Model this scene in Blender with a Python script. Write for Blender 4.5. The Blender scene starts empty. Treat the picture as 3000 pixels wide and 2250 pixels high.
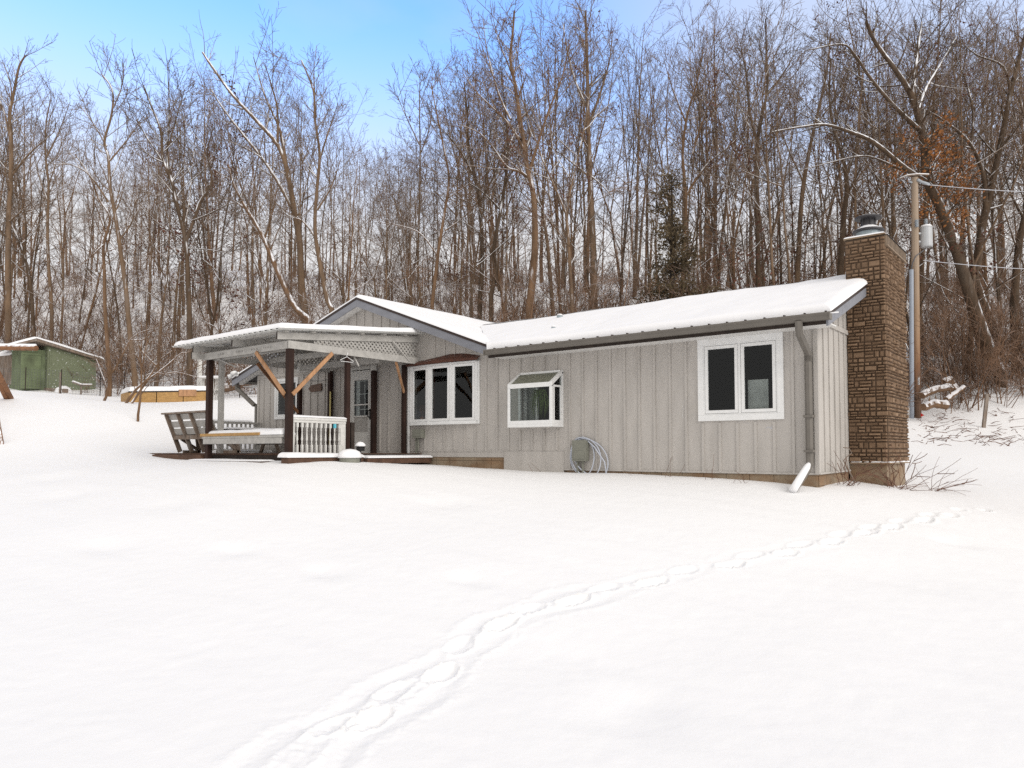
import bpy, math, random
import numpy as np
from mathutils import Vector, Matrix
random.seed(7)
S = bpy.context.scene
COL = S.collection

# ---------------------------------------------------------------- camera
F_SRC = 1612 * 3000 / 2212
PITCH = math.radians(2.5)
CAM = np.array([3.507, -12.035, 0.0])
_y = np.array([-.623, .782, 0.0]); _y /= np.linalg.norm(_y)
FWD = _y * math.cos(PITCH) + np.array([0, 0, math.sin(PITCH)])
RGT = np.array([_y[1], -_y[0], 0.0])
UPV = np.cross(RGT, FWD)
HZ_V = 1321.5
CY = HZ_V - F_SRC * math.tan(PITCH)
cam = bpy.data.cameras.new('camera')
cam_o = bpy.data.objects.new('camera', cam)
COL.objects.link(cam_o)
cam.sensor_width = 36
cam.lens = 36 * 1612 / 2212
cam.shift_y = (CY - 1125) / 3000
cam.clip_end = 2000
cam.clip_start = .05
cam_o.matrix_world = Matrix(((RGT[0], UPV[0], -FWD[0], CAM[0]), (RGT[1], UPV[1], -FWD[1], CAM[1]),
                             (RGT[2], UPV[2], -FWD[2], CAM[2]), (0, 0, 0, 1)))
S.camera = cam_o

def spot(u, v, t):
    """a point of the place seen at photo pixel u,v and t metres away"""
    return Vector(CAM + t * (FWD + RGT * (u - 1500) / F_SRC + UPV * (CY - v) / F_SRC))
def at_y(u, v, Y):
    r = FWD + RGT * (u - 1500) / F_SRC + UPV * (CY - v) / F_SRC
    return Vector(CAM + r * (Y - CAM[1]) / r[1])
def at_x(u, v, X):
    r = FWD + RGT * (u - 1500) / F_SRC + UPV * (CY - v) / F_SRC
    return Vector(CAM + r * (X - CAM[0]) / r[0])
def proj(p):
    d = np.array(p, float) - CAM
    z = d @ FWD
    return 1500 + F_SRC * (d @ RGT) / z, CY - F_SRC * (d @ UPV) / z, z

# ---------------------------------------------------------------- light
SUN_EL, SUN_DIR = math.radians(30), (0.972, -0.235)
w = bpy.data.worlds.new('World'); S.world = w; w.use_nodes = True
nt = w.node_tree; nt.nodes.clear()
def wn(t, **k):
    n = nt.nodes.new(t)
    for a, b in k.items(): setattr(n, a, b)
    return n
sky = wn('ShaderNodeTexSky', sky_type='NISHITA', sun_disc=False)
sky.sun_elevation = SUN_EL
sky.sun_rotation = math.atan2(SUN_DIR[0], SUN_DIR[1])
sky.air_density = 1.0; sky.dust_density = 0.6; sky.ozone_density = 1.6
tc = wn('ShaderNodeTexCoord')
mp = wn('ShaderNodeMapping'); mp.inputs['Scale'].default_value = (1.0, 1.0, 2.6)
nz = wn('ShaderNodeTexNoise'); nz.inputs['Scale'].default_value = 3.4; nz.inputs['Detail'].default_value = 6; nz.inputs['Roughness'].default_value = .5
sep = wn('ShaderNodeSeparateXYZ')
def wmath(op, a, b=None, c=None):
    n = wn('ShaderNodeMath', operation=op)
    for k, x in enumerate((a, b, c)):
        if x is None: continue
        if isinstance(x, (int, float)): n.inputs[k].default_value = x
        else: nt.links.new(x, n.inputs[k])
    return n.outputs[0]
def wramp(x, a, b, c, d):
    n = wn('ShaderNodeMapRange', interpolation_type='SMOOTHSTEP'); nt.links.new(x, n.inputs['Value'])
    for k, q in zip(('From Min', 'From Max', 'To Min', 'To Max'), (a, b, c, d)): n.inputs[k].default_value = q
    return n.outputs[0]
mix = wn('ShaderNodeMix', data_type='RGBA')
mix.inputs['B'].default_value = (4.05, 3.93, 3.80, 1)
bg = wn('ShaderNodeBackground'); bg.inputs['Strength'].default_value = .12
out = wn('ShaderNodeOutputWorld')
L = nt.links.new
L(tc.outputs['Generated'], mp.inputs['Vector']); L(mp.outputs['Vector'], nz.inputs['Vector'])
L(tc.outputs['Generated'], sep.inputs[0])
# bright cloud overhead and all round, with a blue opening low over the wooded hill
ahead = wmath('MULTIPLY_ADD', sep.outputs['Y'], float(_y[1]), wmath('MULTIPLY', sep.outputs['X'], float(_y[0])))
opening = wmath('MULTIPLY', wramp(ahead, .30, .62, 0, 1), wramp(sep.outputs['Z'], .55, .78, 1, 0))
low = wramp(sep.outputs['Z'], .25, .53, .97, .02)
wisp = wramp(nz.outputs['Fac'], .46, .70, 0, .55)
low2 = wmath('MAXIMUM', low, wmath('MULTIPLY', wisp, wramp(sep.outputs['Z'], .30, .46, 1, .25)))
aside = wmath('MULTIPLY_ADD', sep.outputs['Y'], float(RGT[1]), wmath('MULTIPLY', sep.outputs['X'], float(RGT[0])))
low2 = wmath('MAXIMUM', low2, wramp(aside, -.08, .34, 0, .60))
fac = wmath('SUBTRACT', 1.0, wmath('MULTIPLY', opening, wmath('SUBTRACT', 1.0, low2)))
L(fac, mix.inputs['Factor'])
gain = wn('ShaderNodeMix', data_type='RGBA', blend_type='MULTIPLY'); gain.inputs['Factor'].default_value = 1; gain.inputs['B'].default_value = (1.22, 1.66, 2.15, 1)
L(sky.outputs[0], gain.inputs['A']); L(gain.outputs['Result'], mix.inputs['A']); L(mix.outputs['Result'], bg.inputs['Color']); L(bg.outputs[0], out.inputs['Surface'])

sl = bpy.data.lights.new('sun', 'SUN'); sl.energy = 1.05; sl.angle = math.radians(40); sl.color = (1, .965, .92)
so = bpy.data.objects.new('sun', sl); COL.objects.link(so)
d = Vector((SUN_DIR[0] * math.cos(SUN_EL), SUN_DIR[1] * math.cos(SUN_EL), math.sin(SUN_EL)))
so.rotation_euler = d.to_track_quat('Z', 'Y').to_euler()
so.location = (20, -20, 40)
S.view_settings.view_transform = 'Standard'; S.view_settings.look = 'None'
S.view_settings.exposure = 0.81; S.view_settings.gamma = 1
S.cycles.max_bounces = 6; S.cycles.transparent_max_bounces = 12
S.cycles.use_denoising = False; S.cycles.use_adaptive_sampling = False
try:
    S.cycles.denoising_prefilter = 'ACCURATE'; S.cycles.denoising_input_passes = 'RGB_ALBEDO_NORMAL'; S.cycles.denoising_quality = 'HIGH'
except Exception: pass

# ---------------------------------------------------------------- materials
def mat(name, base, rough=.7, var=.15, scale=6, stretch=(1, 1, 1), bump=.0, bscale=60, metal=0, second=None, sfac=(.45, .7), spec=.3, coord='Object'):
    m = bpy.data.materials.new(name); m.use_nodes = True
    t = m.node_tree; n = t.nodes; b = n['Principled BSDF']
    b.inputs['Roughness'].default_value = rough; b.inputs['Metallic'].default_value = metal
    b.inputs['Specular IOR Level'].default_value = spec
    tcn = n.new('ShaderNodeTexCoord'); mpn = n.new('ShaderNodeMapping'); mpn.inputs['Scale'].default_value = stretch
    t.links.new(tcn.outputs[coord], mpn.inputs['Vector'])
    no = n.new('ShaderNodeTexNoise'); no.inputs['Scale'].default_value = scale; no.inputs['Detail'].default_value = 6
    t.links.new(mpn.outputs['Vector'], no.inputs['Vector'])
    cr = n.new('ShaderNodeValToRGB')
    lo = tuple(max(0, c * (1 - var)) for c in base); hi = tuple(min(1, c * (1 + var)) for c in base)
    cr.color_ramp.elements[0].position = .3; cr.color_ramp.elements[1].position = .7
    cr.color_ramp.elements[0].color = (*lo, 1); cr.color_ramp.elements[1].color = (*hi, 1)
    t.links.new(no.outputs['Fac'], cr.inputs['Fac'])
    src = cr.outputs['Color']
    if second:
        n2 = n.new('ShaderNodeTexNoise'); n2.inputs['Scale'].default_value = scale * .63; n2.inputs['Detail'].default_value = 8; n2.inputs['Roughness'].default_value = .65
        n2.noise_dimensions = '4D'; n2.inputs['W'].default_value = 3.7
        t.links.new(mpn.outputs['Vector'], n2.inputs['Vector'])
        mr = n.new('ShaderNodeMapRange'); mr.inputs['From Min'].default_value = sfac[0]; mr.inputs['From Max'].default_value = sfac[1]
        t.links.new(n2.outputs['Fac'], mr.inputs['Value'])
        mi = n.new('ShaderNodeMix'); mi.data_type = 'RGBA'; mi.inputs['B'].default_value = (*second, 1)
        t.links.new(mr.outputs[0], mi.inputs['Factor']); t.links.new(src, mi.inputs['A'])
        src = mi.outputs['Result']
    t.links.new(src, b.inputs['Base Color'])
    if bump:
        n3 = n.new('ShaderNodeTexNoise'); n3.inputs['Scale'].default_value = bscale; n3.inputs['Detail'].default_value = 4
        t.links.new(mpn.outputs['Vector'], n3.inputs['Vector'])
        bp = n.new('ShaderNodeBump'); bp.inputs['Strength'].default_value = bump; bp.inputs['Distance'].default_value = .02
        t.links.new(n3.outputs['Fac'], bp.inputs['Height']); t.links.new(bp.outputs[0], b.inputs['Normal'])
    return m

def snow_on_top(m, lo=.45, hi=.7, amount=1.0, nscale=9, attr=None, color=(.86, .87, .9)):
    """real snow lying on the upward faces of a surface"""
    t = m.node_tree; n = t.nodes; b = n['Principled BSDF']
    src = b.inputs['Base Color'].links[0].from_socket
    g = n.new('ShaderNodeNewGeometry'); s = n.new('ShaderNodeSeparateXYZ'); t.links.new(g.outputs['Normal'], s.inputs[0])
    no = n.new('ShaderNodeTexNoise'); no.inputs['Scale'].default_value = nscale; no.inputs['Detail'].default_value = 4
    tcn = n.new('ShaderNodeTexCoord'); mpn = n.new('ShaderNodeMapping'); mpn.inputs['Scale'].default_value = (1, 1, .22) if attr else (1, 1, 1)
    t.links.new(tcn.outputs['Object'], mpn.inputs['Vector']); t.links.new(mpn.outputs['Vector'], no.inputs['Vector'])
    a = n.new('ShaderNodeMath'); a.operation = 'MULTIPLY_ADD'; a.inputs[1].default_value = 1.1; a.inputs[2].default_value = -.55
    t.links.new(no.outputs['Fac'], a.inputs[0])
    ad = n.new('ShaderNodeMath'); ad.operation = 'ADD'; t.links.new(a.outputs[0], ad.inputs[1])
    if attr:   # wind-blown snow also sticks to one side of the stems
        dv = n.new('ShaderNodeVectorMath'); dv.operation = 'DOT_PRODUCT'; dv.inputs[1].default_value = (.34, -.26, .95); t.links.new(g.outputs['Normal'], dv.inputs[0]); t.links.new(dv.outputs['Value'], ad.inputs[0])
    else: t.links.new(s.outputs['Z'], ad.inputs[0])
    mr = n.new('ShaderNodeMapRange'); mr.inputs['From Min'].default_value = lo; mr.inputs['From Max'].default_value = hi
    mr.inputs['To Max'].default_value = amount; t.links.new(ad.outputs[0], mr.inputs['Value'])
    f = mr.outputs[0]
    if attr:
        at = n.new('ShaderNodeAttribute'); at.attribute_name = attr
        mu = n.new('ShaderNodeMath'); mu.operation = 'MULTIPLY'
        t.links.new(f, mu.inputs[0]); t.links.new(at.outputs['Fac'], mu.inputs[1]); f = mu.outputs[0]
    mi = n.new('ShaderNodeMix'); mi.data_type = 'RGBA'; mi.inputs['B'].default_value = (*color, 1)
    t.links.new(f, mi.inputs['Factor']); t.links.new(src, mi.inputs['A']); t.links.new(mi.outputs['Result'], b.inputs['Base Color'])
    return m

M = {}
M['siding'] = mat('siding', (.47, .442, .41), .75, .07, 3, (2, 2, .35), .4, 70, second=(.34, .315, .285), sfac=(.55, .85))
M['batten'] = mat('batten', (.45, .42, .385), .75, .1, 8, (1, 1, .3), .2, 60)
M['soffit'] = mat('soffit', (.68, .67, .65), .6, .05)
M['fascia'] = mat('fascia', (.22, .225, .25), .55, .1, 10, (.3, 1, 1), .1, 50)
M['gutter'] = mat('gutter', (.155, .14, .122), .45, .08, 5)
M['brown_metal'] = mat('brown_metal', (.035, .022, .018), .45, .2, 8)
M['white_vinyl'] = mat('white_vinyl', (.78, .78, .77), .4, .04, 10, spec=.5)
M['white_paint'] = mat('white_paint', (.62, .61, .58), .6, .08, 12, bump=.15, second=(.42, .39, .35), sfac=(.6, .8))
M['grey_paint'] = mat('grey_paint', (.40, .385, .36), .7, .15, 9, (1, 1, 1), .25, 50, second=(.22, .18, .15), sfac=(.6, .78))
M['dark_post'] = mat('dark_post', (.028, .013, .009), .8, .4, 9, (1, 1, .2), .3, 40, second=(.22, .13, .085), sfac=(.68, .74))
M['new_wood'] = mat('new_wood', (.40, .22, .115), .65, .25, 14, (1, 1, .25), .15, 50, second=(.28, .13, .06), sfac=(.6, .75))
M['old_wood'] = mat('old_wood', (.20, .15, .115), .8, .3, 9, (1, 1, .3), .3, 50, second=(.32, .29, .26), sfac=(.5, .72))
M['yellow_wood'] = mat('yellow_wood', (.40, .235, .085), .6, .2, 7, (1, 1, 2.5), .1, 50, second=(.30, .15, .04), sfac=(.6, .75))
M['deck_wood'] = mat('deck_wood', (.10, .055, .035), .75, .3, 8, (.4, 1, 1), .2, 40)
M['dark_wood'] = mat('dark_wood', (.035, .025, .02), .75, .3, 8)
M['log_wood'] = snow_on_top(mat('log_wood', (.24, .115, .055), .7, .3, 8, (1, 1, 1), .2, 40, second=(.10, .05, .03), sfac=(.5, .7)), .55, .8)
M['concrete'] = mat('concrete', (.21, .135, .08), .85, .3, 2.5, (1, 1, 1.6), .3, 60, second=(.30, .24, .17), sfac=(.42, .62))
M['porch_roof'] = mat('porch_roof', (.62, .62, .60), .5, .06, 5, second=(.45, .43, .40), sfac=(.6, .8))
M['black'] = mat('black', (.012, .011, .011), .5, .2)
M['galv'] = mat('galv', (.30, .35, .37), .5, .12, 14, metal=.3)
M['cap_metal'] = mat('cap_metal', (.045, .042, .045), .5, .3, 10)
M['util_grey'] = mat('util_grey', (.21, .21, .175), .55, .08, 8)
M['hose'] = mat('hose', (.52, .55, .62), .45, .08, 20)
M['interior'] = mat('interior', (.03, .022, .02), .9, .3, 2)
M['curtain'] = mat('curtain', (.32, .33, .31), .9, .12, 8, (6, 1, .3))
M['blue_tape'] = mat('blue_tape', (.12, .50, .62), .5, .05)
M['stick_yellow'] = mat('stick_yellow', (.62, .53, .22), .5, .06)
M['rust_sign'] = mat('rust_sign', (.13, .085, .065), .8, .4, 20, bump=.3)
M['canopy'] = snow_on_top(mat('canopy', (.085, .032, .02), .5, .3, 10, bump=.15), 1.02, 1.12, 1, 22)
M['plant'] = mat('plant', (.14, .20, .05), .6, .3, 8)
M['dry_plant'] = mat('dry_plant', (.16, .075, .04), .8, .3, 8)
M['pot'] = mat('pot', (.30, .12, .07), .7, .1)
M['green_paint'] = mat('green_paint', (.155, .19, .105), .75, .2, 3, (1, 1, .5), .3, 40, second=(.075, .085, .05), sfac=(.5, .75))
M['pole_wood'] = mat('pole_wood', (.36, .225, .135), .7, .2, 6, (2, 2, .12), .2, 40, second=(.22, .105, .045), sfac=(.5, .72))
def pole_mat():
    m = mat('pole_wood', (.34, .25, .17), .7, .18, 6, (2, 2, .12), .2, 40)
    t = m.node_tree; n = t.nodes; b = n['Principled BSDF']; src = b.inputs['Base Color'].links[0].from_socket
    tcn = n.new('ShaderNodeTexCoord'); s = n.new('ShaderNodeSeparateXYZ'); t.links.new(tcn.outputs['Object'], s.inputs[0])
    no = n.new('ShaderNodeTexNoise'); no.inputs['Scale'].default_value = 3; mpn = n.new('ShaderNodeMapping'); mpn.inputs['Scale'].default_value = (3, 3, .3)
    t.links.new(tcn.outputs['Object'], mpn.inputs['Vector']); t.links.new(mpn.outputs['Vector'], no.inputs['Vector'])
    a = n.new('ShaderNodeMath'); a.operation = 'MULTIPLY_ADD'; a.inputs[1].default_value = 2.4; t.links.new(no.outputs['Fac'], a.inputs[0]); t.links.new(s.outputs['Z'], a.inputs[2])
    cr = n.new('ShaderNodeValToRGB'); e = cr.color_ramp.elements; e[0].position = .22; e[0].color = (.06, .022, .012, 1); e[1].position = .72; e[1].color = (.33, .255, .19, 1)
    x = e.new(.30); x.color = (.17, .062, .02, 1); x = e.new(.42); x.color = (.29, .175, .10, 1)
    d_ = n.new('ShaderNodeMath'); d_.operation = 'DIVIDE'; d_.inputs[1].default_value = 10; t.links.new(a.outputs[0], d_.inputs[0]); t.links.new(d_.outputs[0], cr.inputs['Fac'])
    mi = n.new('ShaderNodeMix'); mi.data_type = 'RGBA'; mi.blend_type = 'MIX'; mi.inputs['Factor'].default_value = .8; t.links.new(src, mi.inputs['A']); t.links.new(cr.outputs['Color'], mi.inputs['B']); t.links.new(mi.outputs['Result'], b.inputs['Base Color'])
    return m
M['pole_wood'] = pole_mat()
M['pole_dark'] = mat('pole_dark', (.075, .03, .018), .75, .3, 6, (2, 2, .2), .2, 40)
M['conduit'] = mat('conduit', (.30, .33, .38), .5, .05)
M['transformer'] = mat('transformer', (.44, .45, .46), .35, .04, 6, spec=.5)
M['porcelain'] = mat('porcelain', (.34, .37, .40), .3, .1)
M['cable'] = mat('cable', (.10, .10, .11), .6, .1)
M['wire_snow'] = mat('wire_snow', (.55, .56, .6), .7, .2)
M['red'] = mat('red', (.60, .03, .02), .6, .1)
M['dead_leaf'] = mat('dead_leaf', (.25, .10, .03), .8, .45, 2.2)
M['rust_leaf'] = mat('rust_leaf', (.11, .042, .026), .8, .4, 2.2)
M['cedar'] = snow_on_top(mat('cedar', (.115, .085, .048), .85, .5, 1.6), .70, .95, .9, 5)
M['bark'] = snow_on_top(mat('bark', (.160, .104, .064), .9, .35, 5, (1, 1, .25), .5, 22, second=(.17, .13, .10), sfac=(.5, .75)), .52, .70, 1, 5, 'snow')
M['bark_brown'] = snow_on_top(mat('bark_brown', (.162, .096, .054), .9, .35, 5, (1, 1, .25), .5, 22, second=(.20, .125, .08), sfac=(.5, .75)), .52, .70, 1, 5, 'snow')
M['bark_dark'] = snow_on_top(mat('bark_dark', (.085, .055, .034), .9, .35, 5, (1, 1, .25), .6, 22, second=(.13, .10, .075), sfac=(.5, .75)), .52, .70, 1, 5, 'snow')
M['brush'] = snow_on_top(mat('brush', (.175, .102, .062), .9, .4, .6), .55, .85, .8, 6, 'snow')
M['twig'] = mat('twig', (.16, .08, .052), .8, .3, 6)

def snow_mat(name, base=(.87, .865, .875), bump=.25, bs=30):
    m = mat(name, base, .65, .015, 1.2, bump=bump, bscale=bs, spec=.25)
    return m
M['snow'] = snow_mat('snow')
M['roof_snow'] = snow_mat('roof_snow', bump=.12, bs=14)

def ground_mat():
    m = bpy.data.materials.new('snow_ground'); m.use_nodes = True
    t = m.node_tree; n = t.nodes; b = n['Principled BSDF']; b.inputs['Roughness'].default_value = .65; b.inputs['Specular IOR Level'].default_value = .25
    tcn = n.new('ShaderNodeTexCoord')
    a = n.new('ShaderNodeAttribute'); a.attribute_name = 'litter'
    n1 = n.new('ShaderNodeTexNoise'); n1.inputs['Scale'].default_value = 1.6; n1.inputs['Detail'].default_value = 10; n1.inputs['Roughness'].default_value = .72
    t.links.new(tcn.outputs['Object'], n1.inputs['Vector'])
    ad = n.new('ShaderNodeMath'); ad.operation = 'ADD'; t.links.new(n1.outputs['Fac'], ad.inputs[0]); t.links.new(a.outputs['Fac'], ad.inputs[1])
    mr = n.new('ShaderNodeMapRange'); mr.inputs['From Min'].default_value = .80; mr.inputs['From Max'].default_value = .90
    t.links.new(ad.outputs[0], mr.inputs['Value'])
    n2 = n.new('ShaderNodeTexNoise'); n2.inputs['Scale'].default_value = 7; n2.inputs['Detail'].default_value = 5
    t.links.new(tcn.outputs['Object'], n2.inputs['Vector'])
    cr = n.new('ShaderNodeValToRGB'); cr.color_ramp.elements[0].color = (.05, .03, .02, 1); cr.color_ramp.elements[1].color = (.20, .12, .075, 1)
    t.links.new(n2.outputs['Fac'], cr.inputs['Fac'])
    mi = n.new('ShaderNodeMix'); mi.data_type = 'RGBA'; mi.inputs['A'].default_value = (.885, .88, .885, 1)
    t.links.new(mr.outputs[0], mi.inputs['Factor']); t.links.new(cr.outputs['Color'], mi.inputs['B']); t.links.new(mi.outputs['Result'], b.inputs['Base Color'])
    n3 = n.new('ShaderNodeTexNoise'); n3.inputs['Scale'].default_value = 11; n3.inputs['Detail'].default_value = 6; n3.inputs['Roughness'].default_value = .6
    t.links.new(tcn.outputs['Object'], n3.inputs['Vector'])
    bp = n.new('ShaderNodeBump'); bp.inputs['Strength'].default_value = .14; bp.inputs['Distance'].default_value = .03
    t.links.new(n3.outputs['Fac'], bp.inputs['Height']); t.links.new(bp.outputs[0], b.inputs['Normal'])
    return m
M['ground'] = ground_mat()

def glass_mat(name, tint=(.72, .76, .75), refl=1.0):
    m = bpy.data.materials.new(name); m.use_nodes = True
    t = m.node_tree; n = t.nodes; n.remove(n['Principled BSDF'])
    o = n['Material Output']
    tr = n.new('ShaderNodeBsdfTransparent'); tr.inputs['Color'].default_value = (*tint, 1)
    gl = n.new('ShaderNodeBsdfGlossy'); gl.inputs['Roughness'].default_value = .02; gl.inputs['Color'].default_value = (.9, .93, .95, 1)
    fr = n.new('ShaderNodeFresnel'); fr.inputs['IOR'].default_value = 1.5
    no = n.new('ShaderNodeTexNoise'); no.inputs['Scale'].default_value = 1.4
    tcn = n.new('ShaderNodeTexCoord'); t.links.new(tcn.outputs['Object'], no.inputs['Vector'])
    bp = n.new('ShaderNodeBump'); bp.inputs['Strength'].default_value = .05; bp.inputs['Distance'].default_value = .05
    t.links.new(no.outputs['Fac'], bp.inputs['Height']); t.links.new(bp.outputs[0], gl.inputs['Normal'])
    mu = n.new('ShaderNodeMath'); mu.operation = 'MULTIPLY'; mu.inputs[1].default_value = refl; t.links.new(fr.outputs[0], mu.inputs[0])
    mx_ = n.new('ShaderNodeMixShader'); t.links.new(mu.outputs[0], mx_.inputs[0]); t.links.new(tr.outputs[0], mx_.inputs[1]); t.links.new(gl.outputs[0], mx_.inputs[2])
    t.links.new(mx_.outputs[0], o.inputs['Surface'])
    return m
M['glass'] = glass_mat('glass', refl=.75)
M['roof_glass'] = mat('roof_glass', (.17, .175, .13), .25, .15, 6, spec=.5)

def stone_mat():
    m = bpy.data.materials.new('stone_veneer'); m.use_nodes = True
    t = m.node_tree; n = t.nodes; b = n['Principled BSDF']; b.inputs['Roughness'].default_value = .85; b.inputs['Specular IOR Level'].default_value = .2
    a = n.new('ShaderNodeAttribute'); a.attribute_name = 'tone'
    cr = n.new('ShaderNodeValToRGB'); cr.color_ramp.elements[0].color = (.04, .027, .018, 1); cr.color_ramp.elements[1].color = (.32, .215, .138, 1)
    e = cr.color_ramp.elements.new(.45); e.color = (.178, .114, .071, 1)
    no = n.new('ShaderNodeTexNoise'); no.inputs['Scale'].default_value = 22; no.inputs['Detail'].default_value = 6
    tcn = n.new('ShaderNodeTexCoord'); t.links.new(tcn.outputs['Object'], no.inputs['Vector'])
    ma = n.new('ShaderNodeMath'); ma.operation = 'MULTIPLY_ADD'; ma.inputs[1].default_value = .5; ma.inputs[2].default_value = -.25
    t.links.new(no.outputs['Fac'], ma.inputs[0])
    ad = n.new('ShaderNodeMath'); ad.operation = 'ADD'; t.links.new(a.outputs['Fac'], ad.inputs[0]); t.links.new(ma.outputs[0], ad.inputs[1])
    t.links.new(ad.outputs[0], cr.inputs['Fac']); t.links.new(cr.outputs['Color'], b.inputs['Base Color'])
    bp = n.new('ShaderNodeBump'); bp.inputs['Strength'].default_value = .6; bp.inputs['Distance'].default_value = .01
    t.links.new(no.outputs['Fac'], bp.inputs['Height']); t.links.new(bp.outputs[0], b.inputs['Normal'])
    return m
M['stone'] = stone_mat()

# ---------------------------------------------------------------- mesh helpers
class MB:
    def __init__(s): s.v = []; s.f = []; s.a = []
    def add(s, vs, fs):
        b = len(s.v); s.v += [tuple(p) for p in vs]; s.f += [tuple(i + b for i in f) for f in fs]; return s
    def box(s, x0, x1, y0, y1, z0, z1):
        return s.add([(x, y, z) for z in (z0, z1) for y in (y0, y1) for x in (x0, x1)],
                     [(0, 2, 3, 1), (4, 5, 7, 6), (0, 1, 5, 4), (2, 6, 7, 3), (0, 4, 6, 2), (1, 3, 7, 5)])
    def beam(s, p, q, w, h, up=(0, 0, 1), bev=0):
        p, q, up = Vector(p), Vector(q), Vector(up)
        d_ = (q - p).normalized(); sd = d_.cross(up)
        if sd.length < 1e-4: sd = d_.cross(Vector((1, 0, 0)))
        sd.normalize(); u = sd.cross(d_).normalized()
        c = [(-1, -1), (1, -1), (1, 1), (-1, 1)]
        vs = [e + sd * (a * w / 2) + u * (b * h / 2) for e in (p, q) for a, b in c]
        return s.add(vs, [(0, 1, 2, 3)[::-1], (4, 5, 6, 7), (0, 1, 5, 4), (1, 2, 6, 5), (2, 3, 7, 6), (3, 0, 4, 7)])
    def tube(s, pts, rads, n=6, caps=True):
        pts = [Vector(p) for p in pts]
        if not hasattr(rads, '__len__'): rads = [rads] * len(pts)
        b = len(s.v); ref = None
        for i, p in enumerate(pts):
            d_ = (pts[min(i + 1, len(pts) - 1)] - pts[max(i - 1, 0)]).normalized()
            if ref is None:
                ref = d_.orthogonal().normalized()
            ref = (ref - d_ * ref.dot(d_))
            ref = ref.normalized() if ref.length > 1e-6 else d_.orthogonal().normalized()
            o = d_.cross(ref)
            for k in range(n):
                a = 2 * math.pi * k / n
                s.v.append(tuple(p + (ref * math.cos(a) + o * math.sin(a)) * rads[i]))
        for i in range(len(pts) - 1):
            for k in range(n):
                k2 = (k + 1) % n
                s.f.append((b + i * n + k, b + i * n + k2, b + (i + 1) * n + k2, b + (i + 1) * n + k))
        if caps:
            s.f.append(tuple(b + k for k in range(n))[::-1]); s.f.append(tuple(b + (len(pts) - 1) * n + k for k in range(n)))
        return s
    def prism(s, poly, vec):
        n = len(poly); vec = Vector(vec)
        vs = [Vector(p) for p in poly] + [Vector(p) + vec for p in poly]
        return s.add(vs, [tuple(range(n))[::-1], tuple(range(n, 2 * n))] + [(i, (i + 1) % n, n + (i + 1) % n, n + i) for i in range(n)])
    def lathe(s, c, prof, n=16, axis='Z'):
        b = len(s.v)
        for r, z in prof:
            for k in range(n):
                a = 2 * math.pi * k / n; p = (r * math.cos(a), r * math.sin(a), z)
                if axis == 'Y': p = (p[0], z, p[1])
                s.v.append((c[0] + p[0], c[1] + p[1], c[2] + p[2]))
        for i in range(len(prof) - 1):
            for k in range(n):
                k2 = (k + 1) % n; s.f.append((b + i * n + k, b + i * n + k2, b + (i + 1) * n + k2, b + (i + 1) * n + k))
        s.f.append(tuple(b + k for k in range(n))[::-1]); s.f.append(tuple(b + (len(prof) - 1) * n + k for k in range(n)))
        return s
    def build(s, name, m, parent=None, smooth=False, loc=None, bevel=0, label=None):
        base = Vector((0, 0, 0))
        if loc is not None: base = Vector(loc)
        elif parent is not None:
            q = parent
            while q is not None: base = base + q.location; q = q.parent
        me = bpy.data.meshes.new(name)
        me.from_pydata([(p[0] - base[0], p[1] - base[1], p[2] - base[2]) for p in s.v], [], s.f)
        me.materials.append(M[m] if isinstance(m, str) else m)
        if smooth: me.polygons.foreach_set('use_smooth', [True] * len(me.polygons))
        if s.a:
            at = me.attributes.new('tone', 'FLOAT', 'POINT'); at.data.foreach_set('value', s.a)
        o = bpy.data.objects.new(name, me); COL.objects.link(o)
        if parent is not None: o.parent = parent
        elif loc is not None: o.location = base
        if bevel:
            bv = o.modifiers.new('bevel', 'BEVEL'); bv.width = bevel; bv.segments = 2; bv.limit_method = 'ANGLE'
        if label: o['label'] = label
        return o

def thing(name, loc, label, cat, group=None):
    o = bpy.data.objects.new(name, None); COL.objects.link(o); o.location = loc; o.empty_display_size = .2
    o['label'] = label; o['category'] = cat
    if group: o['group'] = group
    return o
def tag(o, label=None, cat=None, group=None, kind=None):
    if label: o['label'] = label
    if cat: o['category'] = cat
    if group: o['group'] = group
    if kind: o['kind'] = kind
    return o
def np_mesh(name, V, Fq, m, attrs=None, smooth=True):
    """mesh from numpy arrays: verts (n,3), quads (k,4)"""
    me = bpy.data.meshes.new(name)
    me.vertices.add(len(V)); me.vertices.foreach_set('co', np.asarray(V, np.float32).ravel())
    k = Fq.shape[1]
    me.loops.add(Fq.size); me.loops.foreach_set('vertex_index', np.asarray(Fq, np.int32).ravel())
    me.polygons.add(len(Fq)); me.polygons.foreach_set('loop_start', np.arange(0, Fq.size, k, dtype=np.int32))
    me.polygons.foreach_set('loop_total', np.full(len(Fq), k, np.int32))
    me.update(calc_edges=True)
    if smooth: me.polygons.foreach_set('use_smooth', np.ones(len(Fq), bool))
    for nme, val in (attrs or {}).items():
        a = me.attributes.new(nme, 'FLOAT', 'POINT'); a.data.foreach_set('value', np.asarray(val, np.float32))
    me.materials.append(M[m] if isinstance(m, str) else m)
    return me

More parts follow.
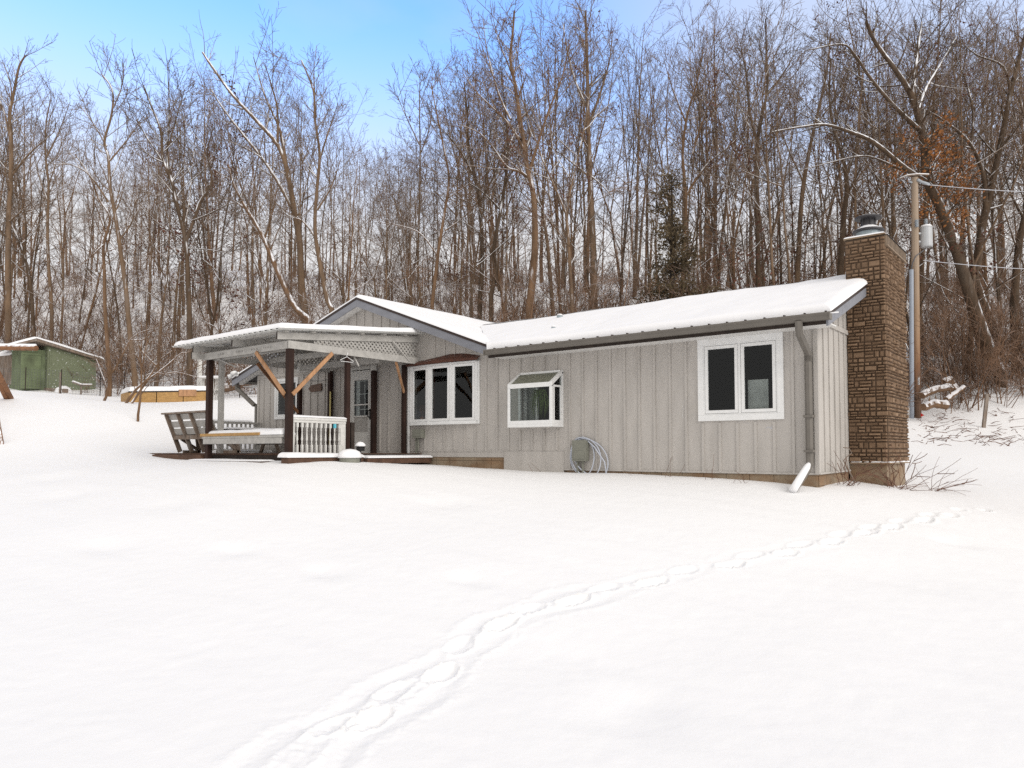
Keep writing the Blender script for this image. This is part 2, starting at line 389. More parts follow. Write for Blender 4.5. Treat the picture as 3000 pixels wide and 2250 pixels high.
# ---------------------------------------------------------------- terrain
def st(u, t):
    """plan position of photo column u at t metres depth"""
    p = CAM + t * (_y + RGT * (u - 1500) / F_SRC)
    return p[0], p[1]
CP = [(3.5, -12, -1.62), (0, -.35, -.56), (-2.5, -.35, -.47), (-4.8, -.35, -.41), (-6.3, -.35, -.37), (-9, -.35, -.30), (-8.3, -3.6, -.24),
      (-10, -3.9, -.22), (-11.8, -3.9, -.20), (-14.4, -3.6, -.12), (-15.7, -2, -.04), (-15.5, .5, .0), (.8, 1.7, -.60), (.8, 3.5, -.62), (-5, 2, -.4), (-10, 3, -.2),
      (-13, 3, -.45), (-14.4, 2, -.40), (-10, 1.5, -.4), (-5, 6, .2), (-11, 9, 1.1), (-17, 7, 1.4)]
def cp(u, t, z): CP.append((*st(u, t), z))
for u, t, z in [(-200, 4, -1.6), (1500, 4.4, -1.58), (3200, 4.4, -1.6), (700, 8, -1.22), (1500, 8, -1.18), (2500, 8, -1.25), (3300, 8, -1.35), (100, 12, -.75), (1300, 11, -.76),
                (2300, 10.6, -.74), (3000, 12, -.95), (2720, 14, -.62), (3000, 14, -.66), (2900, 20, .12), (2700, 20, .15), (3200, 20, .0),
                (2686, 28, 1.28), (2950, 28, 1.35), (3200, 28, 1.3), (2928, 31, 3.0), (2700, 34, 3.6), (3200, 33, 3.6),
                (0, 18, .02), (250, 18.5, .12), (-300, 18, .1), (0, 23.5, 1.75), (405, 22.5, 1.10), (330, 27, 1.78), (100, 28, 2.22), (-300, 28, 2.4),
                (500, 29, 1.93), (640, 28, 1.9), (720, 27, 1.75), (200, 35, 2.78), (-300, 36, 3.1), (450, 36, 2.75), (640, 36, 2.9),
                (100, 45, 6.0), (600, 45, 6.0), (100, 60, 12.5), (600, 60, 13), (-500, 60, 12), (100, 78, 18.5), (600, 78, 19), (-500, 80, 18),
                (1300, 30, 2.4), (1900, 30, 2.4), (1300, 38, 5), (1900, 38, 5), (1300, 48, 9), (1900, 48, 9), (1300, 60, 13.4), (1900, 60, 13.2),
                (2600, 45, 8), (3100, 45, 8), (2600, 60, 12.8), (3100, 60, 13), (3700, 60, 12),
                (100, 110, 20), (900, 110, 18), (1700, 110, 15), (2600, 110, 15), (3500, 110, 15)]: cp(u, t, z)
for k in range(24):
    a = 2 * math.pi * k / 24; r = 220
    x, y = CAM[0] + r * math.cos(a), CAM[1] + r * math.sin(a)
    fw_ = math.cos(a) * _y[0] + math.sin(a) * _y[1]
    CP.append((x, y, 15 if fw_ > .3 else (5 if fw_ > -.2 else -6)))
for u_, t_, z_ in [(1500, -20, -2.4), (-1500, -20, -2.2), (4500, -20, -2.4), (-3500, 5, -1.3), (6500, 5, -1.6)]:
    p_ = CAM + t_ * _y + RGT * (u_ - 1500) / 110.; CP.append((p_[0], p_[1], z_))
CPA = np.array(CP)
def _phi(r2): return np.where(r2 > 1e-9, .5 * r2 * np.log(np.maximum(r2, 1e-9)), 0)
_n = len(CPA)
_K = _phi(((CPA[:, None, :2] - CPA[None, :, :2]) ** 2).sum(-1)) + np.eye(_n) * .4
_P = np.hstack([np.ones((_n, 1)), CPA[:, :2]])
_A = np.zeros((_n + 3, _n + 3)); _A[:_n, :_n] = _K; _A[:_n, _n:] = _P; _A[_n:, :_n] = _P.T
_W = np.linalg.solve(_A, np.concatenate([CPA[:, 2], np.zeros(3)]))
def base_h(X, Y):
    X = np.atleast_1d(np.asarray(X, float)); Y = np.atleast_1d(np.asarray(Y, float)); o = np.zeros_like(X)
    for i in range(0, len(X), 20000):
        x, y = X[i:i + 20000], Y[i:i + 20000]
        o[i:i + 20000] = _phi((x[:, None] - CPA[None, :, 0]) ** 2 + (y[:, None] - CPA[None, :, 1]) ** 2) @ _W[:_n] + _W[_n] + _W[_n + 1] * x + _W[_n + 2] * y
    return o
_rng = np.random.default_rng(3)
_G = _rng.random((256, 256))
def vnoise(x, y):
    xi = np.floor(x).astype(int); yi = np.floor(y).astype(int); fx = x - xi; fy = y - yi
    fx = fx * fx * (3 - 2 * fx); fy = fy * fy * (3 - 2 * fy)
    g = lambda a, b: _G[a % 256, b % 256]
    return (g(xi, yi) * (1 - fx) + g(xi + 1, yi) * fx) * (1 - fy) + (g(xi, yi + 1) * (1 - fx) + g(xi + 1, yi + 1) * fx) * fy - .5
def depth(X, Y): return (X - CAM[0]) * _y[0] + (Y - CAM[1]) * _y[1]
def woods(X, Y):
    """0 in the open yard, 1 under the trees"""
    t = depth(X, Y); lat = (X - CAM[0]) * RGT[0] + (Y - CAM[1]) * RGT[1]; u = 1500 + F_SRC * lat / np.maximum(t, 1)
    edge = np.interp(u, [-400, 0, 600, 1300, 2000, 2660, 2700, 3000], [38, 37, 34, 29, 28, 28, 29, 28])
    return np.clip((t - edge) / 4, 0, 1)
def ground(X, Y):
    h = base_h(X, Y); X = np.atleast_1d(np.asarray(X, float)); Y = np.atleast_1d(np.asarray(Y, float))
    wd = woods(X, Y)
    h = h + .07 * vnoise(X / 3.1, Y / 3.1) + .016 * vnoise(X / .9 + 40, Y / 1.3) * (1 + 8 * wd) + .25 * wd * vnoise(X / 1.7 + 9, Y / 1.7)
    return h
def gz(x, y): return float(ground([x], [y])[0])
# ---------------------------------------------------------------- snow-covered ground
def ray_ground(u, v):
    r = FWD + RGT * (u - 1500) / F_SRC + UPV * (CY - v) / F_SRC
    lo, hi = 1.0, 60.0
    ts = np.linspace(1.5, 60, 400); P_ = CAM + ts[:, None] * r
    g = base_h(P_[:, 0], P_[:, 1]); k = np.argmax(P_[:, 2] < g); return P_[k] if k else P_[-1]
ang = np.concatenate([np.linspace(-180, -46, 60, endpoint=False), np.linspace(-46, 46, 760, endpoint=False), np.linspace(46, 180, 61)[:-1]])
rad = np.concatenate([np.geomspace(.6, 2.6, 14, endpoint=False), np.geomspace(2.6, 17, 480, endpoint=False), np.geomspace(17, 90, 210, endpoint=False), np.geomspace(90, 900, 34)])
AA, RR = np.meshgrid(np.radians(ang), rad, indexing='ij')
fx = CAM[0] + RR * (np.cos(AA) * _y[0] + np.sin(AA) * RGT[0]); fy = CAM[1] + RR * (np.cos(AA) * _y[1] + np.sin(AA) * RGT[1])
gx, gy = fx.ravel(), fy.ravel()
gzv = ground(gx, gy)
far = np.clip((RR.ravel() - 160) / 120, 0, 1)
gzv = gzv * (1 - far) + far * np.clip(gzv, -12, 16)
# trail of boot prints
trail_px = [(800, 2300), (930, 2190), (1060, 2098), (1270, 1965), (1452, 1836), (1668, 1765), (1898, 1714), (2128, 1664), (2292, 1632), (2424, 1595), (2526, 1568), (2600, 1548), (2695, 1524), (2770, 1503), (2868, 1487)]
TR = np.array([ray_ground(u, v)[:2] for u, v in trail_px])
near = RR.ravel() < 20
px, py = gx[near], gy[near]; dz = np.zeros(px.shape)
dense = []
for a_, b_ in zip(TR[:-1], TR[1:]):
    n_ = max(2, int(np.linalg.norm(b_ - a_) / .05))
    for k in range(n_): dense.append(a_ + (b_ - a_) * k / n_)
dense = np.array(dense)
dm = np.full(px.shape, 9.0); sgn = np.zeros(px.shape); si = np.zeros(px.shape)
for i, q in enumerate(dense):
    d_ = np.hypot(px - q[0], py - q[1]); b = d_ < dm
    dm[b] = d_[b]; si[b] = i
    tg = dense[min(i + 1, len(dense) - 1)] - dense[max(i - 1, 0)]; tg /= np.linalg.norm(tg)
    sgn[b] = ((px - q[0]) * -tg[1] + (py - q[1]) * tg[0])[b]
wob = .05 * np.sin(si * .11) + .04 * np.sin(si * .27 + 1)
rough = vnoise(px * 7, py * 7) * .6 + vnoise(px * 15 + 3, py * 15) * .4
fade = np.interp(si, [0, len(dense) * .28, len(dense) * .5, len(dense) * .8, len(dense)], [.50, .40, .16, .08, .08])
hf = vnoise(px * 26, py * 26) + .7 * vnoise(px * 47 + 5, py * 47)
gap = np.interp(si, [0, len(dense) * .3, len(dense)], [.18, .12, .09])
for sd in (-1, 1):
    dd = sgn - sd * gap - wob * sd
    dz += np.where(dm < .9, fade * (-.020 * np.exp(-(dd / .075) ** 2) * (1 + 1.6 * rough + .9 * hf) + .009 * np.exp(-((np.abs(dd) - .12) / .04) ** 2) * (1 + 2.4 * rough + 1.6 * hf)), 0)
dz += np.where(dm < .9, fade * .012 * (hf + rough) * np.exp(-(sgn / .30) ** 2), 0)
pr = random.Random(5)
steps = [(TR[k], 1.0) for k in range(2, len(TR))] + [((TR[k] + TR[k + 1]) / 2, .55) for k in range(1, len(TR) - 1)]
for c, am in steps:
    i = int(np.argmin(np.hypot(dense[:, 0] - c[0], dense[:, 1] - c[1]))); i = min(max(i, 1), len(dense) - 2)
    tg = dense[i + 1] - dense[i - 1]; tg /= np.linalg.norm(tg); sd = 1 if am == 1 else -1
    c = c + np.array([-tg[1], tg[0]]) * sd * -.06
    al = (px - c[0]) * tg[0] + (py - c[1]) * tg[1]; ac = (px - c[0]) * -tg[1] + (py - c[1]) * tg[0]; am = am * .85
    rr = np.sqrt((al / (.15 + .02 * pr.random())) ** 2 + (ac / .075) ** 2) + .22 * rough + .10 * hf
    dz += am * (-.056 * np.clip(1.2 - rr, 0, 1) ** .6 * (rr < 1.2) + .018 * np.exp(-((rr - 1.35) / .2) ** 2) * (1 + 1.5 * hf))
# a few older soft dents and wind ripples
for u, v, s_ in [(1720, 1950, .5), (1880, 2062, .22), (1840, 2118, .25), (945, 1685, .2), (1368, 1708, .18), (690, 1620, .2), (2800, 1600, .18), (300, 1600, .3), (180, 1450, .35), (400, 1330, .4), (250, 1290, .4), (150, 1400, .4), (500, 1480, .4), (1300, 1480, .3), (2600, 1700, .5)]:
    c = ray_ground(u, v); q = np.hypot((px - c[0]) / (s_ * 1.4), (py - c[1]) / s_)
    dz += -.035 * np.exp(-q ** 2)
dz += .010 * vnoise(px * 1.1 + 60, py * 4.2) * np.clip((np.hypot(px - CAM[0], py - CAM[1]) - 3) / 3, 0, 1)
dz += .004 * vnoise(px * 9, py * 9)
# snow banked against the house wall and drifting round the deck
gzv[near] += dz
na, nr = AA.shape
idx = np.arange(na * nr).reshape(na, nr); nxt = np.roll(idx, -1, axis=0)
Fq = np.stack([idx[:, :-1], idx[:, 1:], nxt[:, 1:], nxt[:, :-1]], -1).reshape(-1, 4)[:, ::-1]
wdv = woods(gx, gy)
tt = depth(gx, gy); lat = (gx - CAM[0]) * RGT[0] + (gy - CAM[1]) * RGT[1]; uu = 1500 + F_SRC * lat / np.maximum(tt, 1)
lit = .17 * wdv + .10 * np.clip((uu - 2650) / 150, 0, 1) * np.clip((tt - 17) / 5, 0, 1) * (1 - wdv)
lit *= np.clip(1 - (RR.ravel() - 120) / 100, 0, 1)
me = np_mesh('snow_ground', np.stack([gx, gy, gzv], 1), Fq, 'ground', {'litter': lit})
go = bpy.data.objects.new('snow_ground', me); COL.objects.link(go)
tag(go, 'smooth fresh snow with a trail of boot prints, rising to a wooded hill', 'ground', kind='structure')

# ---------------------------------------------------------------- house
house = thing('house', (-7.5, 2.3, 0), 'low grey board and batten house with snowy roof and brown stone chimney', 'house')

HOLES = [(-1.93, -.55, .55, 1.87), (-5.86, -4.80, .50, 1.55), (-9.00, -7.05, .60, 1.93), (-11.22, -10.36, -.13, 2.03), (-14.40, -13.44, .92, 1.93)]
def wall_grid(mb, x0, x1, z0, z1, y0, y1, holes):
    xs = sorted({x0, x1, *[h[i] for h in holes for i in (0, 1) if x0 < h[i] < x1]})
    zs = sorted({z0, z1, *[h[i] for h in holes for i in (2, 3) if z0 < h[i] < z1]})
    for a, b in zip(xs[:-1], xs[1:]):
        for c, d_ in zip(zs[:-1], zs[1:]):
            mx_, mz = (a + b) / 2, (c + d_) / 2
            if any(h[0] < mx_ < h[1] and h[2] < mz < h[3] for h in holes): continue
            mb.add([(a, y0, c), (b, y0, c), (b, y0, d_), (a, y0, d_)], [(0, 1, 2, 3)])
            mb.add([(a, y1, c), (b, y1, c), (b, y1, d_), (a, y1, d_)], [(3, 2, 1, 0)])
    for h in holes:
        if h[1] <= x0 or h[0] >= x1: continue
        a, b, c, d_ = h; c = max(c, z0)
        mb.add([(a, y0, c), (a, y1, c), (a, y1, d_), (a, y0, d_)], [(3, 2, 1, 0)])
        mb.add([(b, y0, c), (b, y1, c), (b, y1, d_), (b, y0, d_)], [(0, 1, 2, 3)])
        mb.add([(a, y0, c), (b, y0, c), (b, y1, c), (a, y1, c)], [(3, 2, 1, 0)])
        mb.add([(a, y0, d_), (b, y0, d_), (b, y1, d_), (a, y1, d_)], [(0, 1, 2, 3)])
PK = (-10.62, 3.72); LE = (-16.08, 2.07); RE = (-6.28, 2.13)
sl_l = (PK[1] - LE[1]) / (PK[0] - LE[0]); sl_r = (PK[1] - RE[1]) / (RE[0] - PK[0])
def gable_z(x): return PK[1] - (sl_l * (PK[0] - x) if x < PK[0] else sl_r * (x - PK[0]))
XL, XG = -15.30, -6.28
def under(x): return gable_z(x) - .10
f = MB()
wall_grid(f, XL, XG, -.13, 2.0, 0, .12, HOLES)
wall_grid(f, XG, 0, -.36, 2.0, 0, .12, HOLES)
gp = [(XL, 0, 2.0), (-6.0, 0, 2.0), (-6.0, 0, under(-6.28)), (PK[0], 0, under(PK[0])), (XL, 0, under(XL))]
f.add(gp, [(0, 1, 2, 3, 4)])
f.box(-6.0, 0, 0, .12, 2.0, 2.06)
# left flank and rear of the gabled block, rear of the long wing
f.box(XL, XL + .12, .12, 7.3, -.3, under(XL)); f.box(XL, XG, 7.2, 7.3, -.3, 2.0); f.box(XG, 0, 4.5, 4.6, -.36, 2.06)
f.box(XG - .1, XG, 4.6, 7.2, -.3, 2.0)
# battens
bt = f
def seg_z(x, z0, z1, pad=.075):
    out = [(z0, z1)]
    for h in HOLES:
        if h[0] - pad < x < h[1] + pad:
            o2 = []
            for a, b in out:
                lo, hi = h[2] - pad, h[3] + pad
                if hi <= a or lo >= b: o2.append((a, b)); continue
                if lo > a: o2.append((a, lo))
                if hi < b: o2.append((hi, b))
            out = o2
    return out
x = -.37; k = 0
while x > XL + .1:
    z0 = .0 if x < XG else -.36
    if XG < x < -4.75: z0 = .02
    for a, b in seg_z(x, z0, 2.03):
        if b - a > .05: bt.box(x - .021, x + .021, -.02, 0.004, a, b)
    if x < -6.6:
        t_ = under(x) - .02
        if t_ > 2.2: bt.box(x - .021, x + .021, -.02, 0.004, 2.13, t_)
    x -= .305
for cx in (XL + .04, -9.16): bt.box(cx - .04, cx + .04, -.026, .003, 0 if cx < XG else -.3, 2.05)
bt.box(-.045, .022, -.026, .003, -.36, 2.05)
tr = f
tr.box(-9.1, -6.3, -.024, .003, 2.045, 2.125); tr.box(XL, -9.1, -.024, .003, 2.045, 2.125)
tr.box(-9.1, XG, -.014, .003, -.012, .014); tr.box(XG, -4.77, -.010, .003, -.008, .010); tr.box(-4.77, 0, -.016, .003, -.372, -.340); tr.box(-6.285, -6.265, -.014, .003, -.45, 0)
f.build('wall', 'siding', house)
pn = MB(); pn.box(-6.27, -4.78, -.008, .003, -.47, -.010); pn.build('patch_panel', 'siding', house)
# foundation
fd = MB()
fd.box(XL + .03, XG - .005, .03, .25, -1.2, -.13); fd.box(XG + .005, -.03, .03, .25, -1.3, -.363)
bx = XL + .1
for zz in (-.075,):
    pass
fd.box(-.25, -.03, .25, 4.5, -1.3, -.335)
fb = fd
yb = -9.05
while yb < XG - .1:
    e = min(yb + .40, XG - .01)
    fb.box(yb + .004, e - .004, .012, .03, -.20, -.018); fb.box(yb + .004, e - .004, .012, .03, -.42, -.208); fb.box(yb + .004, e - .004, .012, .03, -.62, -.428)
    yb = e
yb = -4.7
while yb < -.1:
    e = min(yb + .40, -.035)
    fb.box(yb + .004, e - .004, .014, .03, -.555, -.375); fb.box(yb + .004, e - .004, .014, .03, -.76, -.56)
    yb = e
yb = .06
while yb < 1.7:
    e = min(yb + .40, 1.76)
    fb.box(-.03, -.012, yb + .004, e - .004, -.54, -.345); fb.box(-.03, -.012, yb + .004, e - .004, -.76, -.548); yb = e
fd.build('foundation', 'concrete', house)
# right gable end wall
RZ = 3.08; RY = 2.3; EZ = 2.05; EY = -.55; BY = 5.06; BZ = 2.08
def main_z(y): return EZ + (RZ - EZ) * (y - EY) / (RY - EY) if y < RY else RZ + (BZ - RZ) * (y - RY) / (BY - RY)
g = MB(); g.prism([(0, .004, -.36), (0, 4.6, -.36), (0, 4.6, main_z(4.6) - .1), (0, RY, RZ - .1), (0, 0.004, main_z(0) - .1)], (-.12, 0, 0))
b2 = g; y = .03
while y < 4.6:
    if not 1.70 < y < 3.42:
        b2.box(-.003, .02, y - .02, y + .02, -.36, 2.02); b2.box(-.003, .02, y - .02, y + .02, 2.10, main_z(y) - .12)
    y += .30
b2.beam((.014, -.01, 2.06), (.014, 1.77, 2.06), .03, .075)
b2.beam((.012, .02, -.35), (.012, 1.77, -.335), .03, .03)
g.build('gable_end_wall', 'siding', house)
# interior
it = MB()
it.box(-15.1, -.2, .2, 4.4, .02, .05); it.box(-15.1, -.2, 4.3, 4.4, -.1, 2.0); it.box(-15.16, -15.1, .2, 4.4, -.1, 2.0); it.box(-15.1, -.2, .2, 4.4, 2.0, 2.02); it.box(-6.9, -6.8, .3, 4.3, -.1, 2.0); it.box(-12.4, -12.3, .3, 4.3, -.1, 2.0); it.box(-3.4, -3.3, .3, 4.3, -.1, 2.0)
it.build('interior_wall', 'interior', house)

# roofs
def slab(mb, pts, th):
    mb.prism(pts, (0, 0, -th)); return mb
roof = MB()
slab(roof, [(-6.25, EY, EZ), (.35, EY, EZ), (.35, 1.76, main_z(1.76)), (0.0, 1.76, main_z(1.76)), (0, RY, RZ), (-8.9, RY, RZ)], .05)
slab(roof, [(-8.9, RY, RZ), (.0, RY, RZ), (0, 3.36, main_z(3.36)), (.35, 3.36, main_z(3.36)), (.35, BY, BZ), (-8.0, BY, BZ)], .05)
for i in range(22):
    xx = .30 - i * .305
    if xx < -6.2: break
    roof.box(xx - .012, xx + .012, EY - .012, EY + .04, EZ - .02, EZ + .03)
ro = roof.build('roof', 'brown_metal', house)
gr = MB(); YG0, YG1 = -.36, 7.6
slab(gr, [(LE[0], YG0, LE[1]), (PK[0], YG0, PK[1]), (PK[0], YG1, PK[1]), (LE[0], YG1, LE[1])], .05)
slab(gr, [(PK[0], YG0, PK[1]), (RE[0], YG0, RE[1]), (RE[0] - .3, YG1, RE[1]), (PK[0], YG1, PK[1])], .05)
gro = gr.build('gable_roof', 'brown_metal', house)

def snow_quad(name, c00, c10, c11, c01, edges, T, parent, nu=70, nv=40, seed=0):
    """a snow blanket on a sloping quad; edges = (v0, u1, v1, u0) true where the snow ends in a rounded lip"""
    c00, c10, c11, c01 = [np.array(c, float) for c in (c00, c10, c11, c01)]
    u = np.linspace(0, 1, nu); v = np.linspace(0, 1, nv)
    u = .5 - .5 * np.cos(np.pi * u) * (1 + 0 * u); v = .5 - .5 * np.cos(np.pi * v)
    U, V = np.meshgrid(u, v, indexing='ij'); U_, V_ = U[..., None], V[..., None]
    P_ = c00 * (1 - U_) * (1 - V_) + c10 * U_ * (1 - V_) + c11 * U_ * V_ + c01 * (1 - U_) * V_
    lu = np.linalg.norm(c10 - c00); lv = np.linalg.norm(c01 - c00)
    dd = np.full(U.shape, 9.0)
    for on, ed in zip(edges, (V * lv, (1 - U) * lu, (1 - V) * lv, U * lu)):
        if on: dd = np.minimum(dd, ed)
    dd = dd + .05 * vnoise(P_[..., 0] * 3 + seed, P_[..., 1] * 3) * (dd > .001) * np.clip(dd * 8, 0, 1)
    prof = np.sqrt(np.clip(1 - (1 - np.clip(dd / .14, 0, 1)) ** 2, 0, 1))
    th = T * prof * (1 + .35 * vnoise(P_[..., 0] * .9 + seed, P_[..., 1] * .9) + .12 * vnoise(P_[..., 0] * 4, P_[..., 1] * 4))
    Q = P_.copy(); Q[..., 2] += .006 + th
    base = P_.copy(); base[..., 2] += .004
    b = np.array([0., 0, 0]); q = parent
    while q is not None: b += np.array(q.location); q = q.parent
    ii = np.arange(nu * nv).reshape(nu, nv)
    F1 = np.stack([ii[:-1, :-1], ii[1:, :-1], ii[1:, 1:], ii[:-1, 1:]], -1).reshape(-1, 4)
    me = np_mesh(name, Q.reshape(-1, 3) - b, F1, 'roof_snow')
    o = bpy.data.objects.new(name, me); COL.objects.link(o); o.parent = parent
    return o
snow_quad('snow_cover', (-6.35, EY + .055, EZ + .018), (.36, EY + .055, EZ + .018), (.36, RY, RZ), (-8.95, RY, RZ), (1, 1, 0, 0), .12, ro, 150, 60)
snow_quad('snow_cover', (-8.9, RY, RZ), (.36, RY, RZ), (.36, BY, BZ), (-8, BY, BZ), (0, 1, 1, 0), .12, ro, 60, 30, 5)
snow_quad('snow_cover', (PK[0], YG0, PK[1]), (RE[0] - .06, YG0, RE[1] + .02), (RE[0] - .3, YG1, RE[1] + .08), (PK[0], YG1, PK[1]), (1, 0, 1, 0), .085, gro, 80, 60, 9)
snow_quad('snow_cover', (LE[0], YG0, LE[1]), (PK[0], YG0, PK[1]), (PK[0], YG1, PK[1]), (LE[0], YG1, LE[1]), (1, 0, 1, 1), .085, gro, 60, 60, 13)
# fascia, soffit
def rake(mb, x0, z0, x1, z1, y0, y1, dz0, dz1):
    mb.prism([(x0, y0, z0 - dz0), (x1, y0, z1 - dz0), (x1, y0, z1 - dz1), (x0, y0, z0 - dz1)], (0, y1 - y0, 0))
fa = MB(); rake(fa, LE[0], LE[1], PK[0] - .002, PK[1], YG0 + .012, YG0 + .04, .052, .215); fa.build('fascia', 'fascia', gro)
fa = MB(); rake(fa, PK[0] + .002, PK[1], RE[0], RE[1], YG0 + .012, YG0 + .04, .052, .225); fa.build('fascia', 'fascia', gro)
fa = MB(); fa.prism([(.335, EY, EZ - .052), (.335, 1.755, main_z(1.755) - .052), (.335, 1.755, main_z(1.755) - .21), (.335, EY, EZ - .20)], (-.03, 0, 0)); fa.build('fascia', 'fascia', ro)
fa = MB(); fa.prism([(.335, 3.37, main_z(3.37) - .052), (.335, BY, BZ - .052), (.335, BY, BZ - .20), (.335, 3.37, main_z(3.37) - .21)], (-.03, 0, 0)); fa.build('fascia', 'fascia', ro)
fa = MB(); fa.box(-6.26, .30, EY + .0, EY + .03, EZ - .165, EZ - .052); fa.build('fascia', 'dark_wood', ro)  # eave fascia coloured dark to paint in the shade beneath the gutter
sf = MB()
def under_s(x0, x1, z0, z1, o):
    sf.add([(x0, YG0 + .045, z0 - .15), (x1, YG0 + .045, z1 - .15), (x1, -.0, z1 - .15), (x0, -.0, z0 - .15)], [(0, 1, 2, 3)])
under_s(LE[0], PK[0], LE[1], PK[1], 0); under_s(PK[0], RE[0], PK[1], RE[1], 0)
sf.box(-6.26, .30, EY + .032, -.002, EZ - .14, EZ - .12)
sf.box(LE[0] + .02, XL - .002, .0, 7.4, 1.86, 1.88)
sf.prism([(.3, .0, main_z(0) - .10), (.3, 1.755, main_z(1.755) - .10), (.3, 1.755, main_z(1.755) - .12), (.3, .0, main_z(0) - .12)], (-.298, 0, 0))
sf.build('soffit', 'soffit', gro)
# gutters and spouts
gt = MB()
prof = [(-.0, 0), (-.075, 0), (-.105, .035), (-.105, .06), (-.13, .085), (-.13, .105), (-.118, .105), (-.10, .066), (-.09, .04), (-.07, .012), (-.0, .012)]
gt.prism([(-6.27, EY + a - .002, EZ - .115 + b) for a, b in prof], (6.65, 0, 0))
gt.box(-6.285, -6.27, EY - .132, EY - .002, EZ - .115, EZ - .01); gt.box(.38, .393, EY - .132, EY - .002, EZ - .115, EZ - .01)
gto = gt.build('gutter', 'gutter', house)
gs = MB()
for i in range(40):
    a = -6.1 + i * .165; h_ = .008 + .018 * abs(math.sin(i * 1.7)) ** 2
    gs.tube([(a, EY - .085, EZ - .028), (a + .17, EY - .085, EZ - .028)], h_, 6)
gs.build('snow_cover', 'roof_snow', gto, smooth=True)
ds = MB()
ds.tube([(-.07, -.62, 1.95), (-.07, -.62, 1.83), (-.075, -.58, 1.76), (-.09, -.22, 1.58), (-.10, -.09, 1.50), (-.105, -.085, 1.40), (-.105, -.085, -.22)], .058, 8)
for z in (.52, -.02): ds.box(-.175, -.035, -.16, -.02, z, z + .04)
for q in np.linspace(0, 1, 7): ds.tube([(-.10, -.09, 1.50 - q * .09), (-.10, -.09, 1.492 - q * .09)], .064, 8)
dso = ds.build('downspout', 'gutter', gto)
dx = MB(); dx.tube([(-.105, -.09, -.2), (-.115, -.14, -.29), (-.17, -.62, -.58)], .048, 8); dx.build('outlet_pipe', 'gutter', dso)
sx = MB(); sx.tube([(-.105, -.11, -.19), (-.125, -.17, -.25), (-.15, -.4, -.40), (-.175, -.68, -.58)], [.03, .05, .056, .06], 10); sx.build('snow_cover', 'roof_snow', dso, smooth=True)
lg = MB(); lg.prism([(LE[0] - .0 + a, -.3, 1.98 - .02 + b) for a, b in prof], (0, 7.6, 0)); lgo = lg.build('gutter', 'gutter', house)
ld = MB(); ld.beam((-16.02, -.22, 1.96), (-16.02, -.22, 1.78), .08, .08); ld.beam((-16.02, -.22, 1.80), (-15.38, -.06, 1.30), .08, .10); ld.beam((-15.36, -.0, 1.34), (-15.36, .0, -.05), .08, .08); ld.build('downspout', 'gutter', lgo)

# windows
def frame_rect(mb, x0, x1, z0, z1, y0, y1, w_):
    mb.box(x0, x1, y0, y1, z1 - w_, z1); mb.box(x0, x1, y0, y1, z0, z0 + w_)
    mb.box(x0, x0 + w_, y0 + .0005, y1, z0 + w_, z1 - w_); mb.box(x1 - w_, x1, y0 + .0005, y1, z0 + w_, z1 - w_)
def sash(parent, x0, x1, z0, z1, y, w_=.055):
    s_ = MB(); frame_rect(s_, x0, x1, z0, z1, y - .02, y + .02, w_); so_ = s_.build('sash', 'white_vinyl', parent, bevel=.004)
    p_ = MB(); p_.add([(x0 + w_, y, z0 + w_), (x1 - w_, y, z0 + w_), (x1 - w_, y, z1 - w_), (x0 + w_, y, z1 - w_)], [(0, 1, 2, 3)]); p_.build('pane', 'glass', so_)
    return so_
# big twin window at the right end
m = MB(); frame_rect(m, -1.97, -.51, .51, 1.91, -.035, .0, .10); frame_rect(m, -1.87, -.61, .61, 1.81, -.024, .06, .02); m.box(-1.26, -1.215, -.024, .05, .63, 1.79)
w1 = m.build('window', 'white_vinyl', house, bevel=.004)
sash(w1, -1.845, -1.265, .635, 1.785, .0); sash(w1, -1.21, -.635, .635, 1.785, .0)
c = MB(); c.box(-1.14, -.80, .10, .12, .62, 1.18); c.build('curtain', mat('white_sheet', (.62, .62, .60), .9, .2, 3), w1)
# left window behind the porch
m = MB(); frame_rect(m, -14.45, -13.39, .87, 1.98, -.035, .0, .07); frame_rect(m, -14.38, -13.46, .94, 1.91, -.02, .05, .02); m.box(-13.95, -13.92, -.015, .04, .96, 1.89)
w2 = m.build('window', 'white_vinyl', house, bevel=.004)
sash(w2, -14.36, -13.95, .96, 1.89, .01, .04); sash(w2, -13.92, -13.48, .96, 1.89, .01, .04)
